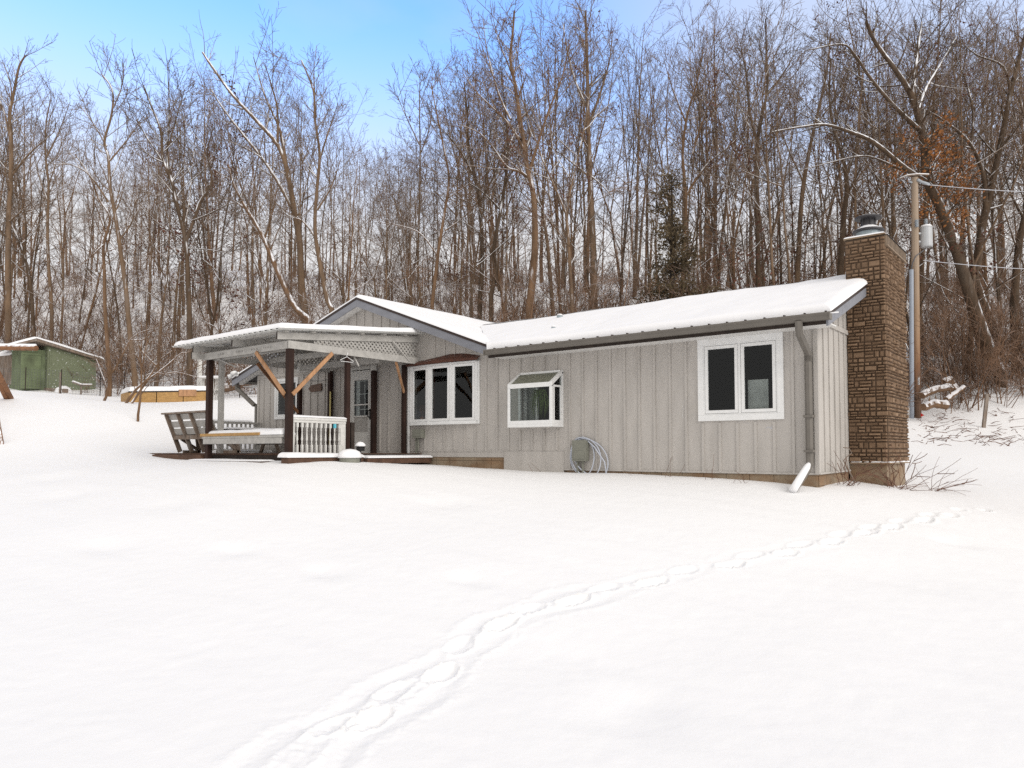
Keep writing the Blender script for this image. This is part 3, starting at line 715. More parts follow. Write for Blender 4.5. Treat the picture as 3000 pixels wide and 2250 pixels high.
# bow window
bow = [(-9.02, -.03), (-8.38, -.10), (-7.70, -.10), (-7.02, -.03)]
m = MB()
for (x, y) in bow: m.box(x - .035, x + .035, y - .03, .0, .66, 1.93)
m.prism([(x, y - .05, .585) for x, y in bow] + [(-7.0, -.0, .585), (-9.05, .0, .585)], (0, 0, .075)); m.prism([(x, y - .045, 1.90) for x, y in bow] + [(-7.0, -.0, 1.90), (-9.05, .0, 1.90)], (0, 0, .045))
m.box(-9.09, -9.045, -.04, .0, .585, 1.94); m.box(-6.995, -6.95, -.04, .0, .585, 1.94)
w3 = m.build('bow_window', 'white_vinyl', house, bevel=.004)
for (x0, y0), (x1, y1) in zip(bow[:-1], bow[1:]):
    s_ = MB(); d_ = Vector((x1 - x0, y1 - y0, 0)); ln = d_.length; d_.normalize(); nn = Vector((d_.y, -d_.x, 0))
    def q(a, z, o=0): return Vector((x0, y0, z)) + d_ * a + nn * o
    for a0, a1, z0, z1 in ((.04, ln - .04, .665, .72), (.04, ln - .04, 1.84, 1.895), (.04, .10, .72, 1.84), (ln - .10, ln - .04, .72, 1.84)):
        s_.beam(q((a0 + a1) / 2, z0, .01), q((a0 + a1) / 2, z1, .01), .035, a1 - a0, up=tuple(d_))
    so_ = s_.build('sash', 'white_vinyl', w3)
    p_ = MB(); p_.add([q(.10, .72), q(ln - .10, .72), q(ln - .10, 1.84), q(.10, 1.84)], [(0, 1, 2, 3)]); p_.build('pane', 'glass', so_)
cn = MB(); fr_ = [(x, y - .09, 1.945) for x, y in [(-9.12, -.04), (-8.40, -.12), (-7.68, -.12), (-6.93, -.04)]]
bk = [(-9.12, .0, 1.96), (-8.62, -.012, 2.08), (-7.82, -.012, 2.15), (-7.35, -.01, 2.13), (-6.93, 0, 2.06)]
cn.add(fr_ + bk + [(a, b, c_ + .05) for a, b, c_ in fr_], [(9, 10, 5, 4), (10, 11, 6, 5), (11, 12, 7, 6), (12, 8, 7), (0, 1, 10, 9), (1, 2, 11, 10), (2, 3, 12, 11), (3, 8, 12), (0, 9, 4), (0, 4, 5, 6, 7, 8, 3, 2, 1)])
cn.build('canopy', 'canopy', w3)
cu = MB(); cu.box(-8.9, -8.6, .28, .30, .6, 1.9); cu.build('curtain', mat('red_curtain', (.10, .02, .012), .9, .3, 6), w3)
# garden window
GX0, GX1, GY = -5.88, -4.79, -.40
m = MB()
m.box(GX0, GX1, GY, -.001, .47, .53)
for x in (GX0, GX1 - .06):
    m.box(x, x + .06, GY, GY + .055, .53, 1.25); m.box(x, x + .06, -.05, -.001, .53, 1.55)
    m.prism([(x, GY, 1.25), (x, GY, 1.34), (x, -.001, 1.60), (x, -.001, 1.53)], (.06, 0, 0)); m.box(x + .003, x + .057, GY + .055, -.05, .53, .60)
m.box(GX0 + .06, GX1 - .06, GY, GY + .055, 1.245, 1.335); m.box(GX0 + .06, GX1 - .06, GY, GY + .05, .53, .60); m.box(GX0 + .06, GX1 - .06, -.045, -.001, 1.54, 1.595)
w4 = m.build('garden_window', 'white_vinyl', house, bevel=.004)
for nm, pts in (('pane', [(GX0 + .06, GY + .02, .6), (GX1 - .06, GY + .02, .6), (GX1 - .06, GY + .02, 1.245), (GX0 + .06, GY + .02, 1.245)]),
                ('pane', [(GX1 - .03, GY + .055, .6), (GX1 - .03, -.05, .6), (GX1 - .03, -.05, 1.47), (GX1 - .03, GY + .055, 1.28)]),
                ('pane', [(GX0 + .03, GY + .055, .6), (GX0 + .03, -.05, .6), (GX0 + .03, -.05, 1.47), (GX0 + .03, GY + .055, 1.28)])):
    p_ = MB(); p_.add(pts, [(0, 1, 2, 3)]); p_.build(nm, 'glass', w4)
p_ = MB(); p_.prism([(GX0 + .06, GY + .02, 1.322), (GX1 - .06, GY + .02, 1.322), (GX1 - .06, -.03, 1.562), (GX0 + .06, -.03, 1.562)], (0, 0, -.01)); p_.build('roof_pane', 'roof_glass', w4)
s_ = MB(); frame_rect(s_, 0, .27, 0, .72, -.012, .012, .035)
s_.v = [(GX1 - .012 + p[1], GY + .065 + p[0], .56 + p[2] + .25 * 0) for p in s_.v]; s_.build('sash', 'white_vinyl', w4)
iw = MB(); frame_rect(iw, GX0 + .02, GX1 - .02, .5, 1.55, .1, .14, .07); iw.box(-5.55, -5.50, .1, .14, .57, 1.48); iw.build('inner_frame', 'white_vinyl', w4)
cu = MB(); cu.box(GX0 + .04, -5.62, .18, .2, .5, 1.5); cu.build('curtain', 'curtain', w4)
# hanging plant in the garden window
hp = MB(); rp = random.Random(3)
for i in range(38):
    a = rp.uniform(0, 6.28); r_ = rp.uniform(.05, .24); tl = rp.uniform(.25, .5)
    p0 = Vector((-5.22, -.2, 1.14)); p1 = p0 + Vector((math.cos(a) * r_ * .6, math.sin(a) * r_ * .45, .07)); p2 = p0 + Vector((math.cos(a) * r_, math.sin(a) * r_ * .6, -tl * .5)); p3 = p0 + Vector((math.cos(a) * r_ * .75, math.sin(a) * r_ * .5, -tl))
    hp.tube([p0, p1, p2, p3], [.004, .0065, .005, .002], 3)
hpo = hp.build('hanging_plant', 'plant', loc=(-5.22, -.2, 1.14)); tag(hpo, 'long leafed green plant hanging inside the boxed out garden window', 'plant')
h2 = MB(); h2.tube([(-5.22, -.2, 1.1), (-5.22, -.2, 1.42)], .003, 4); h2.build('hanger_cord', 'cable', hpo)
# dried plant in the bow window
dp = thing('potted_plant', (-8.72, .03, .67), 'dry reddish plant in a small pot behind the left bow window pane', 'plant')
q = MB(); q.lathe((-8.72, .03, .67), [(.04, 0), (.055, .1), (.06, .11)], 10); q.build('pot', 'pot', dp)
q = MB()
for i in range(40):
    a = rp.uniform(0, 6.28); r_ = rp.uniform(.03, .15); q.tube([(-8.72, .03, .77), (-8.72 + math.cos(a) * r_ * .5, .03 + math.sin(a) * r_ * .4, .9), (-8.72 + math.cos(a) * r_, .03 + math.sin(a) * r_ * .5, .95 + rp.uniform(0, .12))], [.004, .006, .003], 3)
q.build('foliage', 'dry_plant', dp)
# door
m = MB(); x0, x1, z0, z1 = -11.17, -10.41, -.11, 1.98; Y0, Y1 = -.035, .0
m.box(x0, x0 + .10, Y0, Y1, z0, z1); m.box(x1 - .13, x1, Y0, Y1, z0, z1); m.box(x0 + .10, x1 - .13, Y0, Y1, z1 - .24, z1); m.box(x0 + .10, x1 - .13, Y0, Y1, z0, .46); m.box(x0 + .10, x1 - .13, Y0, Y1 - .005, .83, .87)
m.box(x0 + .10, x1 - .13, Y0, Y1 - .005, 1.12, 1.155)
dr = m.build('door', 'white_paint', house, bevel=.004)
m = MB(); m.box(-11.235, -11.175, -.03, .06, -.13, 2.07); m.box(-10.405, -10.345, -.03, .06, -.13, 2.07); m.box(-11.175, -10.405, -.03, .06, 2.0, 2.07); m.box(-11.24, -10.34, -.04, .06, -.16, -.12); m.build('door_frame', 'white_paint', dr)
m = MB()
m.box(x0 + .2, x0 + .23, .045, .06, .86, 1.74); m.box(x1 - .16, x1 - .13, .045, .06, .86, 1.74); m.box(x0 + .10, x1 - .13, .06, .07, -.1, .855)
for xx in ((x0 + .23 + x1 - .16) / 2 - .008,): m.box(xx, xx + .018, .045, .06, .86, 1.74)
for zz in (1.02, 1.40, 1.72): m.box(x0 + .2, x1 - .13, .044, .061, zz, zz + .018)
m.box(x0 + .10, x0 + .2, .046, .06, .5, 1.74)
m.build('window_grille', 'white_vinyl', dr)
m = MB(); m.box(x0 + .10, x1 - .13, -.018, -.014, .46, .83); m.build('screen_panel', 'grey_paint', dr)
m = MB(); m.add([(x0 + .1, -.012, .87), (x1 - .13, -.012, .87), (x1 - .13, -.012, 1.74), (x0 + .1, -.012, 1.74)], [(0, 1, 2, 3)]); m.build('pane', 'glass', dr)
m = MB(); m.tube([(-10.46, -.035, .80), (-10.46, -.10, .84), (-10.46, -.10, .97), (-10.46, -.035, 1.0)], .014, 6); m.box(-10.48, -10.44, -.045, -.034, .76, 1.02); m.build('handle', 'black', dr)
# utility boxes
def ubox(x0, x1, z0, z1, cond):
    m = MB(); m.box(x0, x1, -.13, -.02, z0, z1); m.box(x0 - .008, x1 + .008, -.15, -.13, z0 - .008, z1 + .008); m.box(x0 + .03, x1 - .02, -.158, -.15, z0 + .03, (z0 + z1) / 2)
    o = m.build('utility_box', 'util_grey', house, bevel=.006); c_ = MB()
    for xx, zb in cond: c_.tube([(xx, -.07, z0), (xx, -.07, zb)], .022, 7)
    c_.build('conduit', 'util_grey', o); return o
ubox(-8.87, -8.58, .30, .485, [(-8.82, -.3), (-8.755, .02)])
ubox(-4.49, -4.19, -.185, .20, [(-4.42, -.5), (-4.30, -.45)])
# flood light
m = MB(); p = at_y(694, 1096, -.37); m.box(p.x - .06, p.x + .06, -.37, -.34, p.z - .06, p.z + .06)
fl = m.build('flood_light', 'white_vinyl', house)
for dx_, dz_ in ((-.13, -.02), (.05, .06)):
    m = MB(); c0 = Vector((p.x, -.38, p.z)); c1 = c0 + Vector((dx_ * .6, -.05, dz_)); c2 = c1 + Vector((dx_ * .5, -.12, -.07)); m.tube([c0, c1, c1 + (c2 - c1) * .3, c2], [.02, .03, .05, .068], 10); m.build('lamp_head', 'white_vinyl', fl, smooth=True)
# roof vents
for u, v, t_, r_, h_ in ((1622, 925, 15.4, .05, .05), (1640, 910, 17.2, .07, .06)):
    p = spot(u, v, t_); zt = main_z(p.y) if p.y < RY else main_z(p.y)
    m = MB(); m.lathe((p.x, p.y, zt), [(r_, -.1), (r_, h_ + .08), (r_ * .8, h_ + .09)], 12); vo = m.build('roof_vent', 'galv', house); m = MB(); m.lathe((p.x, p.y, zt + h_ + .09), [(r_, 0), (r_ * .8, .025), (r_ * .3, .035)], 12); m.build('snow_cover', 'roof_snow', vo, smooth=True)

# chimney
CX1, CY0, CY1, CZ0, CZ1 = .62, 1.77, 3.35, -.19, 3.69
ch = MB(); ch.box(-.0, CX1, CY0, CY1, CZ0, CZ1); cho = ch.build('chimney', mat('mortar', (.085, .058, .04), .9, .3, 20), house)
def ashlar(width, height, rnd):
    out = []; z = 0
    W, H = .62, .78          # the moulded panel that repeats
    tiles = []
    r2 = random.Random(11)
    zz = 0
    while zz < H - .03:
        hh = min(r2.choice([.05, .06, .075, .095, .115]), H - zz); xx = 0
        while xx < W - .02:
            ww = min(r2.choice([.08, .12, .155, .20]), W - xx)
            if W - xx - ww < .04: ww = W - xx
            if hh > .08 and r2.random() < .45 and ww > .08:
                tiles.append((xx, zz, ww, hh / 2, r2.random())); tiles.append((xx, zz + hh / 2, ww, hh / 2, r2.random()))
            else: tiles.append((xx, zz, ww, hh, r2.random()))
            xx += ww
        zz += hh
    j = 0; z = 0
    while z < height:
        x = -((j * .17) % W)
        while x < width:
            for a, b, c_, d_, t_ in tiles:
                x0, x1 = max(0, x + a), min(width, x + a + c_); z0, z1 = z + b, min(height, z + b + d_)
                if x1 - x0 > .02 and z1 - z0 > .015: out.append((x0, x1, z0, z1, t_))
            x += W
        z += H; j += 1
    return out
sv = MB(); rs = random.Random(4)
def stone_face(width, fn):
    for x0, x1, z0, z1, t_ in ashlar(width, CZ1 - CZ0 - .02, rs):
        g_ = .0045; dpt = .016 + .030 * t_; ins = .017
        x0 += g_; x1 -= g_; z0 += g_; z1 -= g_
        if x1 - x0 < .012 or z1 - z0 < .012: continue
        i2 = min(ins, (x1 - x0) * .35, (z1 - z0) * .35); b = len(sv.v); tone = .42 + .35 * t_ + rs.uniform(-.08, .08)
        j_ = lambda: rs.uniform(-.005, .005)
        sv.v += [tuple(fn(x, z, 0)) for x, z in ((x0, z0), (x1, z0), (x1, z1), (x0, z1))]
        sv.v += [tuple(fn(x + j_(), z + j_(), dpt + j_())) for x, z in ((x0 + i2, z0 + i2), (x1 - i2, z0 + i2), (x1 - i2, z1 - i2), (x0 + i2, z1 - i2))]
        sv.a += [.36] * 4 + [tone + rs.uniform(-.07, .07) for _ in range(4)]
        sv.f += [(b + 4, b + 5, b + 6, b + 7)] + [(b + k, b + (k + 1) % 4, b + 4 + (k + 1) % 4, b + 4 + k) for k in range(4)]
stone_face(CX1 + .02, lambda x, z, o: (x - .0, CY0 - .003 - o, CZ0 + z))
stone_face(CY1 - CY0, lambda x, z, o: (CX1 + .003 + o, CY0 + x, CZ0 + z))
stone_face(CX1, lambda x, z, o: (CX1 - x, CY1 + .003 + o, CZ0 + z))
sv.build('stone_veneer', 'stone', cho)
cb = MB(); cb.box(.0, CX1 - .03, CY0 + .03, CY1 - .12, -1.4, CZ0 - .01); cb.box(.02, CX1 + .03, CY0 - .035, CY1 + .0, CZ0 - .03, CZ0 - .006); cb.build('chimney_footing', 'concrete', cho)
cs = MB(); rs = random.Random(9)
y_ = CY0
while y_ < CY1 - .1:
    l_ = rs.uniform(.05, .3); cs.tube([(CX1 + .012, y_, CZ0 + .0), (CX1 + .012, min(y_ + l_, CY1), CZ0)], rs.uniform(.015, .026), 6); y_ += l_ + rs.uniform(.0, .05)
x_ = .04
while x_ < CX1 - .05:
    l_ = rs.uniform(.05, .2); cs.tube([(x_, CY0 - .015, CZ0), (min(x_ + l_, CX1), CY0 - .015, CZ0)], rs.uniform(.013, .024), 6); x_ += l_ + rs.uniform(.0, .06)
cs.build('snow_cover', 'roof_snow', cho)
ct = MB(); ct.box(CX1 + .004, CX1 + .05, CY0 + .02, CY1 + .02, CZ1 - .165, CZ1 - .0); ct.box(CX1 + .002, CX1 + .058, CY0 + .01, CY1 + .03, CZ1 - .185, CZ1 - .165)
cto = ct.build('corner_trim', mat('trim_tan', (.25, .185, .13), .7, .15, 8), cho)
cr_ = MB(); yy = CY0 + .06
while yy < CY1: cr_.box(CX1 + .05, CX1 + .056, yy, yy + .012, CZ1 - .16, CZ1 - .01); yy += .10
cr_.box(CX1 + .002, CX1 + .064, CY0 + .01, CY1 + .03, CZ1 - .004, CZ1 + .008); cr_.build('trim_groove', 'dark_wood', cto)
ccap = MB(); ccap.box(-.02, CX1 + .02, CY0 - .02, CY1 + .02, CZ1 + .01, CZ1 + .035); ccap.build('crown', 'concrete', cho)
snow_quad('snow_cover', (-.02, CY0 - .02, CZ1 + .03), (CX1 + .02, CY0 - .02, CZ1 + .03), (CX1 + .02, CY1 + .02, CZ1 + .03), (-.02, CY1 + .02, CZ1 + .03), (1, 1, 1, 1), .045, cho, 30, 40, 20)
fx_, fy_ = .24, 2.40
fu = MB(); fu.lathe((fx_, fy_, CZ1 + .03), [(.20, 0), (.20, .27), (.19, .28)], 24); fuo = fu.build('flue', 'galv', cho, smooth=False)
fc = MB()
fc.lathe((fx_, fy_, CZ1 + .03), [(.19, .22), (.265, .23), (.265, .255), (.14, .32), (.12, .33), (.11, .46), (.20, .465), (.225, .475), (.22, .50), (.12, .525), (.02, .535)], 24)
for k in range(6): a = k * 1.047; fc.box(fx_ + .12 * math.cos(a) - .008, fx_ + .12 * math.cos(a) + .008, fy_ + .12 * math.sin(a) - .008, fy_ + .12 * math.sin(a) + .008, CZ1 + .33, CZ1 + .50)
fc.build('flue_cap', 'cap_metal', cho)
fs = MB(); fs.lathe((fx_, fy_, CZ1 + .03), [(.255, .259), (.24, .268), (.15, .32), (.11, .345), (.09, .33)], 24); fs.lathe((fx_, fy_, CZ1 + .03), [(.20, .507), (.18, .515), (.10, .537), (.01, .542)], 24); fs.build('snow_cover', 'roof_snow', cho, smooth=True)
# a chalky scuff and a faint blue smear on the siding under the big window
for nm_, x_, z0_, z1_, w_, mt_ in (('paint_scuff', -2.27, .58, .80, .022, 'white_paint'), ('paint_scuff', -.78, .36, .40, .10, 'wire_snow')):
    m = MB(); rq = random.Random(int(-x_ * 100))
    for k in range(7):
        zz = z0_ + (z1_ - z0_) * k / 7; xx = x_ + rq.uniform(-.5, .5) * w_; m.add([(xx, -.003, zz), (xx + w_ * rq.uniform(.3, .8), -.003, zz), (xx + w_ * rq.uniform(.2, .7), -.003, zz + (z1_ - z0_) / 8), (xx + w_ * .1, -.003, zz + (z1_ - z0_) / 8)], [(0, 1, 2, 3)])
    m.build(nm_, mt_, house)
# ---------------------------------------------------------------- porch
porch = thing('porch', (-10.3, -1.8, -.05), 'open lean-to porch with white beams, dark posts and a snowy corrugated roof', 'porch')
PX0, PX1, PYF = -11.80, -8.87, -3.43
# deck
m = MB()
for i in range(23):
    y = -3.22 + i * .14; m.box(-15.2, -8.70, y, y + .132, -.085, -.05)
dk = m.build('deck', 'deck_wood', porch)
m = MB(); m.box(-14.7, -8.72, -3.24, -3.20, -.30, -.088); m.box(-8.70, -8.66, -3.2, -.1, -.30, -.06); m.build('rim_board', 'dark_wood', dk)  # dark colour stands for the shadow along and under the deck edge
m = MB(); m.box(-14.2, -12.0, -3.50, -3.245, -.28, -.085); m.build('step_board', 'deck_wood', dk)
m = MB(); m.box(-12.1, -9.2, -3.80, -3.5, -.235, -.205); m.box(-8.64, -8.42, -3.75, -1.95, -.25, -.13); m.box(-8.64, -8.35, -1.9, -.05, -.26, -.15); m.build('edge_board', 'deck_wood', dk)
snow_quad('snow_cover', (-12.0, -3.80, -.205), (-9.3, -3.80, -.205), (-9.3, -3.45, -.20), (-12.0, -3.45, -.20), (1, 1, 0, 1), .03, dk, 50, 10, 31)
snow_quad('snow_cover', (-8.72, -3.78, -.125), (-8.40, -3.78, -.128), (-8.40, -1.93, -.128), (-8.72, -1.93, -.125), (1, 1, 1, 0), .085, dk, 14, 50, 33)
snow_quad('snow_cover', (-8.66, -1.9, -.148), (-8.33, -1.9, -.148), (-8.33, -.03, -.148), (-8.66, -.03, -.148), (1, 1, 0, 0), .05, dk, 14, 40, 35)
snow_quad('snow_cover', (-15.2, -1.5, -.05), (-14.4, -1.5, -.05), (-14.4, -.1, -.05), (-15.2, -.1, -.05), (1, 1, 0, 0), .07, dk, 20, 20, 37)
# posts
posts = [(PX1, PYF, 1.99, 'dark_post', .12), (PX0, PYF, 1.99, 'dark_post', .115), (PX1, -2.02, 2.0, 'dark_post', .095), (-9.21, -.09, 2.0, 'dark_post', .09),
         (PX0, -1.10, 1.63, 'dark_post', .10), (-11.93, -.09, 2.04, 'dark_post', .10), (-10.26, -.09, 1.94, 'dark_post', .11)]
for x, y, zt, mt, w_ in posts:
    m = MB(); m.box(x - w_ / 2, x + w_ / 2, y - w_ / 2, y + w_ / 2, -.28, zt); m.build('post', mt, porch, bevel=.006)
gp_ = at_y(480 + 925 / 5.53, 1200, -3.16)
m = MB(); m.box(gp_.x - .05, gp_.x + .05, -3.21, -3.11, -.28, 2.04); m.build('post', 'grey_paint', porch, bevel=.006)
for x, y, z0, z1 in ((-11.93, -.10, 2.04, 2.2), (-10.26, -.10, 1.94, 2.2), (PX0, -1.1, 1.95, 2.15)):
    m = MB(); m.box(x - .05, x + .05, y - .05, y + .05, z0, z1); m.build('post_bracket', 'white_paint', porch)
m = MB(); m.box(-9.13, -9.08, -.05, -.027, -.1, 1.98); m.build('post_trim', 'white_vinyl', porch)
# beams (level)
BZ0, BZ1 = 1.985, 2.135
def beam(name, p, q, w_, h_, mt='grey_paint'): mm = MB(); mm.beam(p, q, w_, h_); return mm.build(name, mt, porch, bevel=.004)
bz = (BZ0 + BZ1) / 2
bm = beam('beam', (PX1 + .03, PYF - .075, bz), (PX0 - .08, PYF - .075, bz), .038, .15)
mk = MB(); rm = random.Random(8)
for cx in (-11.3, -10.6, -10.05, -9.6):
    for k in range(5):
        x = cx + k * .055; mk.beam((x, PYF - .0955, bz - .02), (x + rm.uniform(-.02, .02), PYF - .0955, bz + .02), .002, .008, up=(0, 1, 0))
    
mk.build('stencil_mark', 'dark_wood', bm)
beam('beam', (PX1 + .075, PYF - .095, bz), (PX1 + .075, -.30, bz), .038, .15)
beam('beam', (PX0 - .10, -3.80, bz + .0), (PX0 - .10, -.03, bz), .038, .14)
beam('beam', (PX1 + .02, PYF + .085, bz - .02), (PX0 + .05, PYF + .085, bz - .02), .038, .13)
beam('beam', (PX1 - .04, -.22, bz + .07), (-13.4, -.22, bz + .07), .038, .14); beam('beam', (PX1 - .08, -1.1, bz - .05), (PX0, -1.1, bz - .05), .038, .14)
beam('beam', (PX1 - .05, -1.95, bz + .05), (PX0, -1.95, bz + .05), .038, .12)
beam('beam', (PX1 + .075, -.30, bz), (PX1 + .075, -.03, bz), .038, .149)
# sloping rafters
def prz(y): return 2.31 + (2.69 - 2.31) * (y + 3.84) / 3.84
for x in (PX1 + .05, -10.38, -11.92):
    mm = MB(); mm.prism([(x - .019, -3.76, prz(-3.76) - .055), (x - .019, -.03, prz(-.03) - .055), (x - .019, -.03, prz(-.03) - .195), (x - .019, -3.76, prz(-3.76) - .185)], (.038, 0, 0)); rf_ = mm.build('rafter', 'grey_paint', porch)
    mm = MB(); mm.box(x - .02, x + .02, -3.764, -3.761, prz(-3.76) - .19, prz(-3.76) - .05); mm.build('end_grain', 'dark_wood', rf_)
mm = MB(); mm.box(PX0 - .12, PX0 - .08, -3.804, -3.801, bz - .07, bz + .07); mm.build('end_grain', 'dark_wood', porch)
for y in np.arange(-3.6, -.1, .62):
    mm = MB(); mm.beam((-12.55, y, prz(y) - .035), (-8.72, y, prz(y) - .035), .085, .036); mm.build('purlin', 'grey_paint', porch)
# corrugated roof and its snow
mm = MB(); n_ = 44; RX0, RX1 = -12.65, -8.60
row = []
for i in range(n_ * 4 + 1):
    x = RX0 + (RX1 - RX0) * i / (n_ * 4); ph = i % 8
    row.append((x, .022 if ph in (0,) else (.018 if ph in (1, 7) else 0)))
for y in (-3.86, .0):
    for x, b in row: mm.v.append((x, y, prz(y) - .008 + b))
    for x, b in row: mm.v.append((x, y, prz(y) - .014 + b))
k = len(row)
for i in range(k - 1): mm.f += [(i, i + 1, 2 * k + i + 1, 2 * k + i), (k + i + 1, k + i, 3 * k + i, 3 * k + i + 1), (i, k + i, k + i + 1, i + 1)]
mm.f += [(0, 2 * k, 3 * k, k), (k - 1, 2 * k - 1, 4 * k - 1, 3 * k - 1)]
pr_ = mm.build('porch_roof', 'porch_roof', porch)
snow_quad('snow_cover', (RX0 + .03, -3.83, prz(-3.83) + .01), (RX1 - .02, -3.83, prz(-3.83) + .01), (RX1 - .02, -.02, prz(0) + .01), (RX0 + .03, -.02, prz(0) + .01), (1, 1, 0, 1), .11, pr_, 90, 70, 41)
# lattice on both sides
def lattice(x, y0, y1, flip):
    mm = MB()
    def clip(p, q):
        pts = []
        for i in range(41):
            a = i / 40; y = p[0] + (q[0] - p[0]) * a; z = p[1] + (q[1] - p[1]) * a
            if y0 <= y <= y1 and BZ1 - .02 <= z <= prz(y) - .17: pts.append((y, z))
        return (pts[0], pts[-1]) if len(pts) > 1 else None
    s = y0 - 1
    while s < y1 + 1:
        for d_, xx in ((1, x), (-1, x + .008)):
            c_ = clip((s, BZ1 - .1), (s + d_ * .6, BZ1 + .5))
            if c_: mm.beam((xx, *c_[0]), (xx, *c_[1]), .006, .038, up=(0, 0, 1))
        s += .105
    mm.build('lattice', 'grey_paint', porch)
lattice(PX1 + .03, -2.9, -.08, 0); lattice(PX0 - .06, -2.9, -.08, 0)
# braces
def brace(p, q, mt='new_wood', w_=.036, h_=.076): mm = MB(); mm.beam(p, q, w_, h_); mm.build('brace', mt, porch, bevel=.003)
brace((PX1 - .02, PYF - .10, 1.10), (PX1 - .98, PYF - .12, 1.99)); brace((PX1 + .08, PYF + .02, 1.10), (PX1 + .10, PYF + .94, 1.99))
brace((-9.14, -.16, 1.36), (PX1 + .06, -.72, 1.99)); brace((PX0 + .02, -1.15, .93), (PX0 + .05, -2.3, 2.02), 'log_wood')
for p, q in (((PX1 + .10, -.85, 2.42), (PX1 + .10, -.35, 2.03)), ((PX1 + .0, -1.86, 2.0), (PX1, -1.72, 1.80)), ((PX0 + .3, PYF - .02, 2.0), (PX0 + .55, PYF + .3, 1.82))): brace(p, q, 'grey_paint', .03, .03)
# turned-baluster railing
RZT = .66
rl = MB(); rl.box(PX1 - .045, PX1 + .045, PYF + .06, -2.065, RZT - .05, RZT); rl.box(PX1 - .02, PX1 + .03, PYF + .06, -2.065, RZT - .10, RZT - .05)
rl.box(PX1 - .02, PX1 + .02, PYF + .06, PYF + .12, -.06, RZT - .10); rl.box(PX1 - .02, PX1 + .02, -2.20, -2.065, -.06, RZT - .10)
rlo = rl.build('railing', 'white_paint', porch, bevel=.004)
def baluster(parent, x, y, z0, z1, mt='white_paint', s=.021):
    h = z1 - z0; b = MB(); b.box(x - s, x + s, y - s, y + s, z0, z0 + h * .30); b.box(x - s, x + s, y - s, y + s, z1 - h * .15, z1)
    b.lathe((x, y, z0), [(s * .95, h * .30), (s * .5, h * .32), (s * .9, h * .345), (s * .45, h * .38), (s * 1.0, h * .46), (s * .85, h * .55), (s * .45, h * .72), (s * .8, h * .76), (s * .5, h * .79), (s * .9, h * .82), (s * .6, h * .85)], 8)
    return b.build('baluster', mt, parent)
for i in range(10):
    bo = baluster(rlo, PX1, PYF + .19 + i * .113, -.06, RZT - .10)
    if i == 8:
        q = MB(); y = PYF + .19 + i * .113; q.box(PX1 - .023, PX1 + .023, y - .023, y + .023, RZT - .19, RZT - .105); q.build('blue_tape', 'blue_tape', rlo)
snow_quad('snow_cover', (PX1 - .05, PYF + .06, RZT), (PX1 + .05, PYF + .06, RZT), (PX1 + .05, -2.06, RZT), (PX1 - .05, -2.06, RZT), (1, 1, 1, 1), .05, rlo, 14, 60, 51)
m = MB(); m.beam((PX1 + .0, -1.95, -.06), (PX1 + .0, -1.78, -.06), .04, .02); m.box(PX1 - .045, PX1 + .03, -1.93, -1.84, -.28, .60); m.build('post', 'dark_wood', porch)
# far railing
r2 = MB(); X2 = -15.12; r2.box(X2 - .045, X2 + .045, -1.9, -.06, .74, .80); r2.box(X2 - .03, X2 + .03, -.17, -.06, -.05, .74); r2.box(X2 - .03, X2 + .03, -1.9, -1.8, -.05, .74); r2.box(X2 - .02, X2 + .02, -1.8, -.17, .02, .06)
r2o = r2.build('railing', 'grey_paint', porch)
for i in range(12): baluster(r2o, X2, -1.70 + i * .135, .06, .74, 'grey_paint')
snow_quad('snow_cover', (X2 - .05, -1.9, .80), (X2 + .05, -1.9, .80), (X2 + .05, -.3, .80), (X2 - .05, -.3, .80), (1, 1, 1, 1), .07, r2o, 12, 50, 53)
# built-in front bench between the posts
m = MB(); m.box(-11.86, -9.0, PYF - .10, PYF - .062, .15, .27); m.box(-11.9, -8.98, PYF - .11, PYF + .26, .27, .315); m.box(-11.86, -9.0, PYF + .20, PYF + .24, .15, .27)
be = m.build('front_bench', 'grey_paint', porch, bevel=.004)
m = MB(); m.box(-11.94, -9.72, PYF - .125, PYF - .06, .316, .375); m.build('edge_strip', 'yellow_wood', be)
snow_quad('snow_cover', (-11.92, PYF - .06, .317), (-9.0, PYF - .10, .317), (-9.0, PYF + .25, .317), (-11.92, PYF + .25, .317), (1, 1, 1, 1), .13, be, 70, 20, 57)

# ---------------------------------------------------------------- garden bench, picnic table
gb = thing('garden_bench', (-13.7, -2.6, -.05), 'grey slatted wooden bench seen from behind, leaning at the left end of the porch deck', 'bench')
BX0, BX1 = -14.38, -12.45; YT, YB = -3.12, -2.74
def byz(z): return YT + (YB - YT) * (.90 - z) / .95
for a, b in ((.75, .88), (.57, .715), (.40, .545)):
    m = MB(); m.prism([(BX0 + .05, byz(a) + .03, a), (BX0 + .05, byz(b) + .03, b), (BX0 + .05, byz(b) + .055, b), (BX0 + .05, byz(a) + .055, a)], (BX1 - BX0, 0, 0)); m.build('back_slat', 'grey_paint', gb)
m = MB(); m.box(BX0 - .08, BX1 + .05, YT - .06, YT + .09, .885, .925); m.build('top_rail', 'old_wood', gb)
for x in (BX0 + .06, BX0 + .62, BX0 + 1.2, BX1):
    m = MB(); m.beam((x, byz(.89), .89), (x, byz(-.02), -.02), .045, .10, up=(0, 1, 0)); m.build('leg', 'old_wood', gb)
m = MB(); m.box(BX0 + .03, BX1, -2.93, -2.89, .28, .38); m.box(BX0 + .1, BX1, -2.80, -2.77, .30, .36); m.box(BX0 + .05, BX1, -2.85, -2.3, .36, .40); m.build('seat', 'old_wood', gb)
